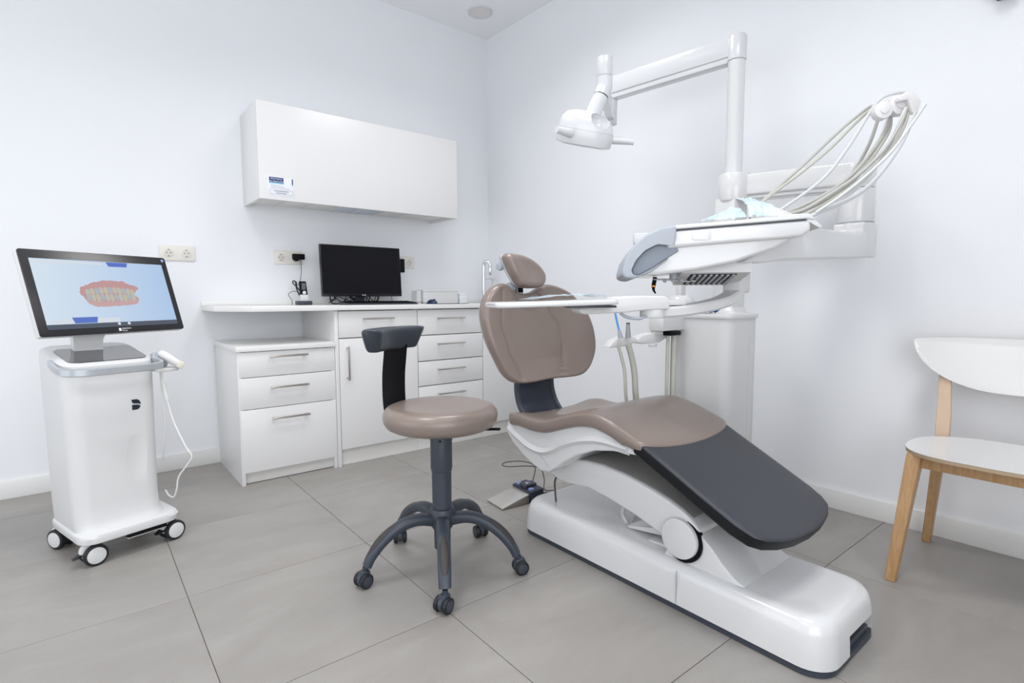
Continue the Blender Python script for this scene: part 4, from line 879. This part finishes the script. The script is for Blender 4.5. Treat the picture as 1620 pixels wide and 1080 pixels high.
for nm, pts, r in (('suction_hose', [(1.727, 1.448, 0.745), (1.738, 1.44, 0.70), (1.748, 1.43, 0.634), (1.752, 1.42, 0.504), (1.80, 1.40, 0.25), (1.90, 1.37, 0.12), (2.05, 1.34, 0.10)], 0.0068),
                   ('suction_hose', [(1.768, 1.43, 0.75), (1.788, 1.425, 0.69), (1.800, 1.42, 0.62), (1.803, 1.41, 0.50), (1.84, 1.39, 0.25), (1.93, 1.37, 0.15), (2.05, 1.36, 0.14)], 0.0125),
                   ('suction_hose', [(1.957, 1.37, 0.785), (1.952, 1.368, 0.64), (1.945, 1.362, 0.48), (1.96, 1.36, 0.30), (2.05, 1.35, 0.22)], 0.0075),
                   ('suction_hose', [(1.992, 1.365, 0.785), (1.987, 1.362, 0.64), (1.980, 1.357, 0.48), (1.99, 1.35, 0.32), (2.05, 1.32, 0.28)], 0.0125)):
    W(nm, tube(B(), pts, r, 12), HOSE2, t)
t2 = thing('saliva_ejector', 'thin bright blue suction straw standing in the instrument holder', 'suction tube', (1.718, 1.44, 0.776))
W('straw', tube(B(), [(1.707, 1.454, 0.90), (1.712, 1.448, 0.86), (1.720, 1.438, 0.805)], 0.0042, 10), BLUE, t2)
W('socket_cone', cyl(B(), (1.720, 1.438, 0.812), (1.724, 1.434, 0.778), 0.006, 0.011, n=16), LGREY, t2)
t2 = thing('suction_nozzle', 'grey tapered suction nozzle standing in the instrument holder beside the blue straw', 'suction tube', (1.763, 1.427, 0.778))
W('nozzle', cyl(B(), (1.763, 1.428, 0.835), (1.763, 1.427, 0.778), 0.0075, 0.012, n=20), mat('nozzle_grey', (0.33, 0.34, 0.37), 0.45), t2)
W('nozzle_rim', cyl(B(), (1.763, 1.428, 0.840), (1.763, 1.428, 0.835), 0.0078, n=20), SLATE, t2)
# blue pouch on the cabinet lid
b = B(); g = 12
V = [[b.verts.new((2.07+0.075*i/g, 1.245+0.07*j/g, 0.8805+0.010*math.sin(i*1.1+j*0.6)*math.sin(j*0.9)+0.009)) for j in range(g+1)] for i in range(g+1)]
for i in range(g):
    for j in range(g): b.faces.new((V[i][j], V[i+1][j], V[i+1][j+1], V[i][j+1]))
o = obj('crumpled_wrap', b, BLUED); md = o.modifiers.new('s', 'SOLIDIFY'); md.thickness = 0.004
tag(o, 'small crumpled dark blue wrap lying on the white cabinet lid by the column', 'wrap')

# ---------------------------------------------------------------- operating lamp
t = thing('operating_lamp', 'white dental operating lamp hanging from the horizontal arm on top of the pole', 'lamp', (PX, PY, 1.95))
W('pole_cap', lathe(B(), [(0.02, 1.951), (0.0375, 1.951), (0.039, 1.953), (0.039, 2.048), (0.034, 2.056), (0.004, 2.057)], (PX, PY, 0), 40), WHITE2, t)
A0 = Vector((PX, PY, 0)); A1 = Vector((2.182, 1.90, 0)); d = (A1-A0).normalized(); M3 = frame(A0, d, Vector((0, 0, 1)).cross(d)); L3 = (A1-A0).length
b = B(); box(b, 0.0, L3, -0.030, 0.030, 1.968, 2.050, 0.006, M3); box(b, 0.03, L3, -0.024, 0.024, 1.945, 1.970, 0.004, M3); W('horizontal_arm', b, WHITE2, t)
W('arm_knuckle', cyl(B(), (A1.x, A1.y, 1.825), (A1.x, A1.y, 2.046), 0.034, n=28, bev=0.004), WHITE2, t)
S0 = Vector((2.165, 1.885, 1.87)); S1 = Vector((1.72, 1.535, 1.79))
b = B(); dd = (S1-S0).normalized(); wv = Vector((0, 0, 1)).cross(dd).normalized()
loft(b, [[c+wv*0.022*a+Vector((0, 0, 0.028*e)) for a, e in ((1, 0.7), (0.7, 1), (-0.7, 1), (-1, 0.7), (-1, -0.7), (-0.7, -1), (0.7, -1), (1, -0.7))] for c in (S0, S1)]); W('spring_arm', b, WHITE2, t)
ST = Vector((1.706, 1.518, 0))
b = B(); cyl(b, (ST.x, ST.y, 1.828), (ST.x, ST.y, 1.903), 0.031, n=36, bev=0.004); W('stem', b, WHITE2, t)
W('stem_ring', cyl(B(), (ST.x, ST.y, 1.8255), (ST.x, ST.y, 1.8285), 0.0300, n=36), LGREY, t)
r_ = Vector((0.779, -0.627, 0)); f_ = Vector((0.627, 0.779, 0))
b = B(); tube(b, [(ST.x, ST.y, 1.826), (ST.x, ST.y, 1.79), (ST.x-0.006, ST.y+0.003, 1.772), (ST.x-0.014, ST.y+0.006, 1.752)], 0.031, 28); W('elbow', b, WHITE2, t)
W('elbow_ring', tube(B(), [(ST.x-0.014, ST.y+0.006, 1.753), (ST.x-0.015, ST.y+0.0065, 1.750)], 0.0300, 28, 1), SLATE, t)
W('neck', tube(B(), [(ST.x-0.015, ST.y+0.006, 1.750), (ST.x-0.035, ST.y+0.018, 1.70), (ST.x-0.055, ST.y+0.032, 1.64), (ST.x-0.06, ST.y+0.035, 1.60)], lambda q: 0.030+0.004*q, 28), WHITE2, t)
# lamp head in its own frame: long axis sideways, tilted down to the right
hx = (r_*0.985 + Vector((0, 0, -0.17)) ).normalized(); hy = f_*0.955 + Vector((0, 0, 0.30))
HM = frame(Vector((1.622, 1.548, 1.585)), hx, hy)
def headloop(s, z, dx=0.0, ps=1.0): return [(s*0.112*math.copysign(abs(math.cos(a))**0.75, math.cos(a))+dx, s*0.085*ps*math.copysign(abs(math.sin(a))**0.8, math.sin(a)), z) for a in [i*2*PI/48 for i in range(48)]]
b = B(); loft(b, [headloop(0.80, -0.034), headloop(0.975, -0.030), headloop(1.0, -0.022), headloop(1.01, 0.010), headloop(1.0, 0.024)], M=HM); W('head_rim', b, WHITE2, t, ang=50)
b = B(); loft(b, [headloop(0.995, 0.0245), headloop(0.965, 0.045, -0.002), headloop(0.86, 0.068, -0.006), headloop(0.66, 0.086, -0.012), headloop(0.35, 0.095, -0.018), headloop(0.02, 0.097, -0.020)], M=HM)
o = W('head_dome', b, WHITE2, t, ang=70)
Mi = ROOT['operating_lamp'].inverted() @ HM
cut(o, ball(B(), (0.045, -0.055, 0.070), 0.045, (0.9, 1.0, 0.85), 20, M=Mi))
W('light_panel', loft(B(), [headloop(0.78, -0.0345), headloop(0.74, -0.036), headloop(0.02, -0.037)], M=HM), mat('lamp_lens', (0.6, 0.63, 0.68), 0.08, coat=1), t)
b = B(); tube(b, [(0.10, 0.0, 0.004), (0.16, 0.0, 0.010), (0.198, 0.0, 0.012)], lambda q: 0.0155-0.004*q, 16, M=HM); W('grip', b, WHITE2, t)
b = B(); tube(b, [(-0.06, -0.075, 0.004), (-0.085, -0.10, 0.006), (-0.118, -0.122, 0.010)], lambda q: 0.0165-0.003*q, 16, M=HM); W('grip', b, WHITE2, t)

# ---------------------------------------------------------------- delivery console
t = con = thing('delivery_console', 'white instrument console with grey front handle reaching over the treatment chair', 'instrument console', (1.266, 1.048, 1.0))
F0 = Vector((1.262, 1.050, 0)); CM = frame(F0, u, v)      # local: x along the console, y away, z height
W('body_lower', prism(B(), [(0.05, 1.012), (0.104, 1.010), (0.211, 1.022), (0.324, 1.044), (0.434, 1.083), (0.475, 1.108), (0.495, 1.13), (0.10, 1.13)], 'y', 0.012, 0.335, 0.010, CM, 3, 15), WHITE, t)
W('body_upper', prism(B(), [(0.13, 1.086), (0.296, 1.098), (0.45, 1.108), (0.500, 1.113), (0.522, 1.130), (0.520, 1.160), (0.40, 1.153), (0.155, 1.138), (0.13, 1.12)], 'y', -0.002, 0.35, 0.010, CM, 3), WHITE, t)
W('shadow_gap', prism(B(), [(0.157, 1.136), (0.40, 1.1515), (0.510, 1.159), (0.510, 1.162), (0.40, 1.1545), (0.157, 1.139)], 'y', -0.0005, 0.347, 0.0, CM), SLATE, t)
W('top_tray', prism(B(), [(0.150, 1.140), (0.347, 1.152), (0.505, 1.162), (0.524, 1.158), (0.531, 1.162), (0.514, 1.177), (0.447, 1.1755), (0.346, 1.164), (0.150, 1.152)], 'y', -0.005, 0.355, 0.004, CM, 3), WHITE, t)
W('rear_fin', prism(B(), [(0.505, 1.160), (0.545, 1.135), (0.552, 1.14), (0.515, 1.175)], 'y', 0.0, 0.34, 0.002, CM), WHITE, t)
hb = B(); prism(hb, [(0.002, 1.012), (0.002, 1.025), (0.012, 1.062), (0.034, 1.096), (0.066, 1.125), (0.11, 1.145), (0.155, 1.152), (0.155, 1.12), (0.150, 1.087), (0.13, 1.051), (0.086, 1.018), (0.037, 1.000), (0.012, 1.002)], 'y', -0.008, 0.36, 0.009, CM, 4)
hdl = W('front_handle', hb, LGREY, t, ang=60)
rc = [(0.027, 1.023), (0.040, 1.052), (0.066, 1.081), (0.102, 1.099), (0.142, 1.094), (0.162, 1.10), (0.170, 1.080), (0.125, 1.052), (0.085, 1.026), (0.049, 1.008), (0.032, 1.010)]
kb2 = B(); prism(kb2, rc, 'y', -0.04, 0.012, 0.006, CM, 2, 15); bmesh.ops.transform(kb2, matrix=ROOT['delivery_console'].inverted(), verts=kb2.verts)
cut(hdl, kb2)
kb3 = B(); prism(kb3, [(0.09+(x-0.09)*0.93, 1.055+(z-1.055)*0.93) for x, z in rc], 'y', 0.006, 0.0135, 0.003, CM, 3, 15)
W('handle_recess', kb3, MGREY, hdl)
W('socket_cover', prism(B(), rrect(0.198, 0.252, 1.108, 1.134, 0.008), 'y', -0.0034, -0.001, 0.0008, CM), WHITE, t)
W('film_edge_clip', box(B(), 0.05, 0.10, 0.20, 0.24, 1.12, 1.156, 0.005, CM), CLEARP, t)
def slope_box(name, x0, x1, y0, z0, y1, z1, th, mt):
    b = B(); loft(b, [[(x0, y, z), (x1, y, z), (x1, y, z+th), (x0, y, z+th)] for y, z in ((y0, z0), (y1, z1))], M=CM); return W(name, b, mt, t)
slope_box('vent_housing', 0.185, 0.385, 0.07, 1.018, 0.25, 0.985, 0.04, WHITEM)
slope_box('vent_backing', 0.215, 0.350, 0.09, 1.0128, 0.235, 0.9862, 0.003, BLACKP)
for k in range(8): slope_box('vent_slat', 0.2215+k*0.0165, 0.2300+k*0.0165, 0.092, 1.0093, 0.233, 0.9832, 0.004, LGREY)
W('underside_rail', tube(B(), [(0.105, 0.11, 1.000), (0.15, 0.11, 0.999), (0.20, 0.12, 0.994), (0.235, 0.12, 0.996)], 0.003, 8, 4, CM), CHROME, t)
for x in (0.14, 0.165, 0.19): W('rail_knob', ball(B(), (x, 0.11, 0.996), 0.0065, M=CM, n=8), LGREY, t)
W('mount_boss', cyl(B(), (0.168, 0.12, 1.000), (0.168, 0.12, 1.022), 0.013, n=16, M=CM), LGREY, t)
# hinge towards the elbow
# tray arm hanging under the console
b = B(); box(b, 1.672, 1.728, 0.895, 0.965, 0.958, 1.050, 0.008); W('tray_arm_post', b, WHITEM, t)
ta = [(1.715, 0.93, 0.975), (1.66, 0.928, 0.945), (1.60, 0.930, 0.927), (1.52, 0.944, 0.913), (1.44, 0.960, 0.904), (1.37, 0.975, 0.900), (1.33, 0.983, 0.900)]
L = []
P = smooth_path(ta, 5)
for i, p in enumerate(P):
    dd = (P[min(i+1, len(P)-1)]-P[max(i-1, 0)]).normalized(); sd = Vector((0, 0, 1)).cross(dd).normalized()*0.030; up = Vector((0, 0, 0.0165))
    L.append([p+sd*0.8+up, p+sd+up*0.6, p+sd-up*0.6, p+sd*0.8-up, p-sd*0.8-up, p-sd-up*0.6, p-sd+up*0.6, p-sd*0.8+up])
W('tray_arm', loft(B(), L), WHITEM, t)
W('tray_joint', cyl(B(), (1.325, 0.984, 0.884), (1.325, 0.984, 0.917), 0.036, n=32, bev=0.004), WHITEM, t)
tdir = Vector((1.188-0.848, 0.949-1.118, 0)).normalized(); tn = Vector((-tdir.y, tdir.x, 0))
TM = frame(Vector((0.848, 1.118, 0)), tdir, tn)
k0 = Vector((1.325, 0.984, 0)); kl = TM.inverted() @ k0
b = B(); prism(b, [(kl.x-0.24, 0.905), (kl.x-0.225, 0.897), (kl.x-0.10, 0.901), (kl.x-0.04, 0.907), (kl.x+0.036, 0.909), (kl.x+0.036, 0.937), (kl.x+0.02, 0.948), (kl.x-0.06, 0.949), (kl.x-0.13, 0.945), (kl.x-0.135, 0.925), (kl.x-0.24, 0.915)], 'y', kl.y-0.038, kl.y+0.038, 0.005, TM, 3); W('tray_bracket', b, WHITEM, t)
W('bracket_extension', box(B(), kl.x+0.02, kl.x+0.11, kl.y+0.0, kl.y+0.05, 0.920, 0.937, 0.004, TM), WHITEM, t)
W('tray_cable', tube(B(), [(kl.x-0.11, kl.y-0.02, 0.899), (kl.x-0.09, kl.y-0.025, 0.887), (kl.x-0.055, kl.y-0.03, 0.883), (kl.x-0.03, kl.y-0.02, 0.890)], 0.0045, 8, 5, TM), LGREY, t)
t3 = thing('instrument_tray', 'thin white instrument tray with pale blue film in front of the chair backrest', 'tray', (1.02, 1.03, 0.92))
ty0, ty1 = -0.01, 0.20
L = []
for i, s in enumerate((0.93, 0.99, 1.0, 1.0, 0.985, 0.94)):
    z = (0.9165, 0.918, 0.921, 0.927, 0.931, 0.932)[i]; q = (1-s)*0.15
    L.append([(x, y, z+0.008*(x/0.35) - (0.004 if i in (5,) else 0)*0) for x, y in rrect(0.0+q, 0.345-q, ty0+q, ty1-q, 0.03-q*0.5, 6)])
b = B(); loft(b, L, M=TM); W('tray_plate', b, WHITE, t3, ang=60)
W('tray_rubber', box(B(), 0.20, 0.335, 0.0, 0.05, 0.9165, 0.9225, 0.002, TM), SLATE, t3)
b = B(); nI, nJ = 36, 20
V = [[b.verts.new(TM @ Vector((0.10+0.23*i/nI, ty0+0.012+0.185*j/nJ, 0.9395+0.006*(i/nI)+(0.009+0.005*noise.noise((i*0.22, j*0.3, 3)))*min(1, 3*i/nI, 5*(1-i/nI))))) for j in range(nJ+1)] for i in range(nI+1)]
for i in range(nI):
    for j in range(nJ): b.faces.new((V[i][j], V[i+1][j], V[i+1][j+1], V[i][j+1]))
W('film', b, FILM, t3)
# hand instrument under the console
t4 = thing('scaler_instrument', 'black hooked hand instrument with an orange ring hanging under the console handle', 'dental instrument', (1.42, 1.05, 0.99))
W('shaft', tube(B(), [(1.424, 1.049, 1.007), (1.421, 1.050, 0.992), (1.418, 1.050, 0.981)], 0.0065, 12), BLACKP, t4)
W('ring', tube(B(), [(1.418, 1.050, 0.981), (1.4175, 1.050, 0.976)], 0.0068, 12, 1), ORANGE, t4)
W('hook', tube(B(), [(1.4175, 1.050, 0.976), (1.418, 1.049, 0.966), (1.424, 1.046, 0.956)], lambda q: 0.0055-0.0035*q, 12), BLACKP, t4)
# pale blue protective film on the console top
def crumple(name, x0, x1, y0, y1, zf, seed, lab):
    b = B(); nI, nJ = 24, 24
    V = [[b.verts.new(CM @ Vector((x0+(x1-x0)*i/nI, y0+(y1-y0)*j/nJ, zf(i/nI, j/nJ)+0.006*noise.noise((i*0.35, j*0.35, seed))))) for j in range(nJ+1)] for i in range(nI+1)]
    for i in range(nI):
        for j in range(nJ): b.faces.new((V[i][j], V[i+1][j], V[i+1][j+1], V[i][j+1]))
    o = obj(name, b, FILM); tag(o, lab, 'film')
crumple('protective_film', 0.245, 0.345, -0.007, 0.13, lambda i, j: 1.164+0.006*i+0.052*(j**0.6)*(0.30+0.70*i), 5, 'crumpled pale blue plastic film on the console top, left sheet nearest the grey handle')
crumple('protective_film', 0.352, 0.43, -0.007, 0.13, lambda i, j: 1.173+0.072*(j**0.45)*(1-0.45*max(0, i-0.5)), 9, 'pale blue plastic film sheet on the console top, right one below the hoses')
# whip arms with rollers and hoses
rods = [((1.85, 0.793, 1.195), (2.128, 0.604, 1.555)), ((1.885, 0.826, 1.20), (2.157, 0.648, 1.580)), ((1.93, 0.864, 1.20), (2.194, 0.695, 1.580)), ((1.815, 0.760, 1.195), (2.068, 0.560, 1.515))]
W('whip_block', box(B(), 0.50, 0.60, 0.18, 0.36, 1.160, 1.192, 0.008, CM), WHITE, t)
W('whip_block_fin', prism(B(), [(0.42, 1.175), (0.52, 1.18), (0.50, 1.195), (0.452, 1.215), (0.44, 1.217)], 'y', 0.10, 0.13, 0.004, CM), WHITE, t)
for k, (a, c) in enumerate(rods):
    a, c = Vector(a), Vector(c); mid = (a+c)/2 + Vector((0.045, -0.02, -0.055))
    W('whip_arm', tube(B(), [a, a*0.6+c*0.4+Vector((0.045, -0.02, -0.045)), a*0.25+c*0.75+Vector((0.035, -0.015, -0.032)), c], lambda q: 0.0070-0.0015*q, 8), (ROLLER, ROLLER, HOSE, HOSE3)[k], t)
for c, r in (((2.138, 0.627, 1.568), 0.033), ((2.096, 0.662, 1.550), 0.028)):
    c = Vector(c); ax = v*0.018
    W('roller', cyl(B(), c-ax, c+ax, r, n=28, bev=0.006), ROLLER, t)
    W('roller_hub', cyl(B(), c-ax*1.25, c+ax*1.25, r*0.45, n=16, bev=0.002), ROLLER, t)
W('roller_guard', prism(B(), [(-0.034, 0.014), (-0.010, 0.032), (0.012, 0.037), (0.038, 0.0), (0.028, -0.036), (0.010, -0.034), (-0.004, 0.006), (-0.032, 0.002)], 'y', -0.012, 0.012, 0.004, frame(Vector((2.125, 0.600, 0)), r_, f_) @ Matrix.Translation((0, 0, 1.567))), ROLLER, t)
hoses = [([(2.207, 0.688, 1.600), (2.18, 0.72, 1.600), (2.140, 0.755, 1.562), (2.087, 0.799, 1.502), (2.018, 0.871, 1.404), (1.913, 0.944, 1.293), (1.86, 0.975, 1.22)], 0.0052, HOSE),
         ([(2.195, 0.675, 1.585), (2.165, 0.715, 1.583), (2.12, 0.75, 1.535), (2.06, 0.80, 1.455), (2.0, 0.87, 1.375), (1.91, 0.945, 1.286), (1.86, 0.97, 1.21)], 0.0052, HOSE2),
         ([(2.185, 0.60, 1.60), (2.155, 0.628, 1.614), (2.117, 0.67, 1.600), (2.093, 0.697, 1.551), (2.052, 0.744, 1.441), (2.001, 0.80, 1.340), (1.902, 0.895, 1.238), (1.86, 0.92, 1.21)], 0.0055, HOSE3),
         ([(2.152, 0.649, 1.560), (2.134, 0.658, 1.498), (2.083, 0.679, 1.426), (2.018, 0.710, 1.347), (1.939, 0.754, 1.283), (1.864, 0.809, 1.236), (1.80, 0.85, 1.208)], 0.0062, HOSE),
         ([(2.160, 0.655, 1.555), (2.141, 0.652, 1.495), (2.092, 0.672, 1.420), (2.028, 0.702, 1.338), (1.949, 0.748, 1.272), (1.874, 0.800, 1.226), (1.80, 0.84, 1.205)], 0.0060, HOSE2),
         ([(2.134, 0.601, 1.564), (2.113, 0.611, 1.503), (2.069, 0.638, 1.422), (2.000, 0.685, 1.340), (1.933, 0.733, 1.283), (1.859, 0.787, 1.229), (1.80, 0.825, 1.208)], 0.0060, HOSE),
         ([(2.142, 0.598, 1.555), (2.122, 0.604, 1.495), (2.080, 0.630, 1.412), (2.010, 0.678, 1.328), (1.943, 0.727, 1.270), (1.869, 0.780, 1.216), (1.82, 0.81, 1.203)], 0.0055, HOSE2),
         ([(2.066, 0.536, 1.532), (2.026, 0.561, 1.465), (1.989, 0.596, 1.390), (1.935, 0.645, 1.318), (1.882, 0.694, 1.258), (1.83, 0.745, 1.208)], 0.0048, HOSE3)]
for pts, r, mt in hoses: W('instrument_hose', tube(B(), pts, r, 10), mt, t)
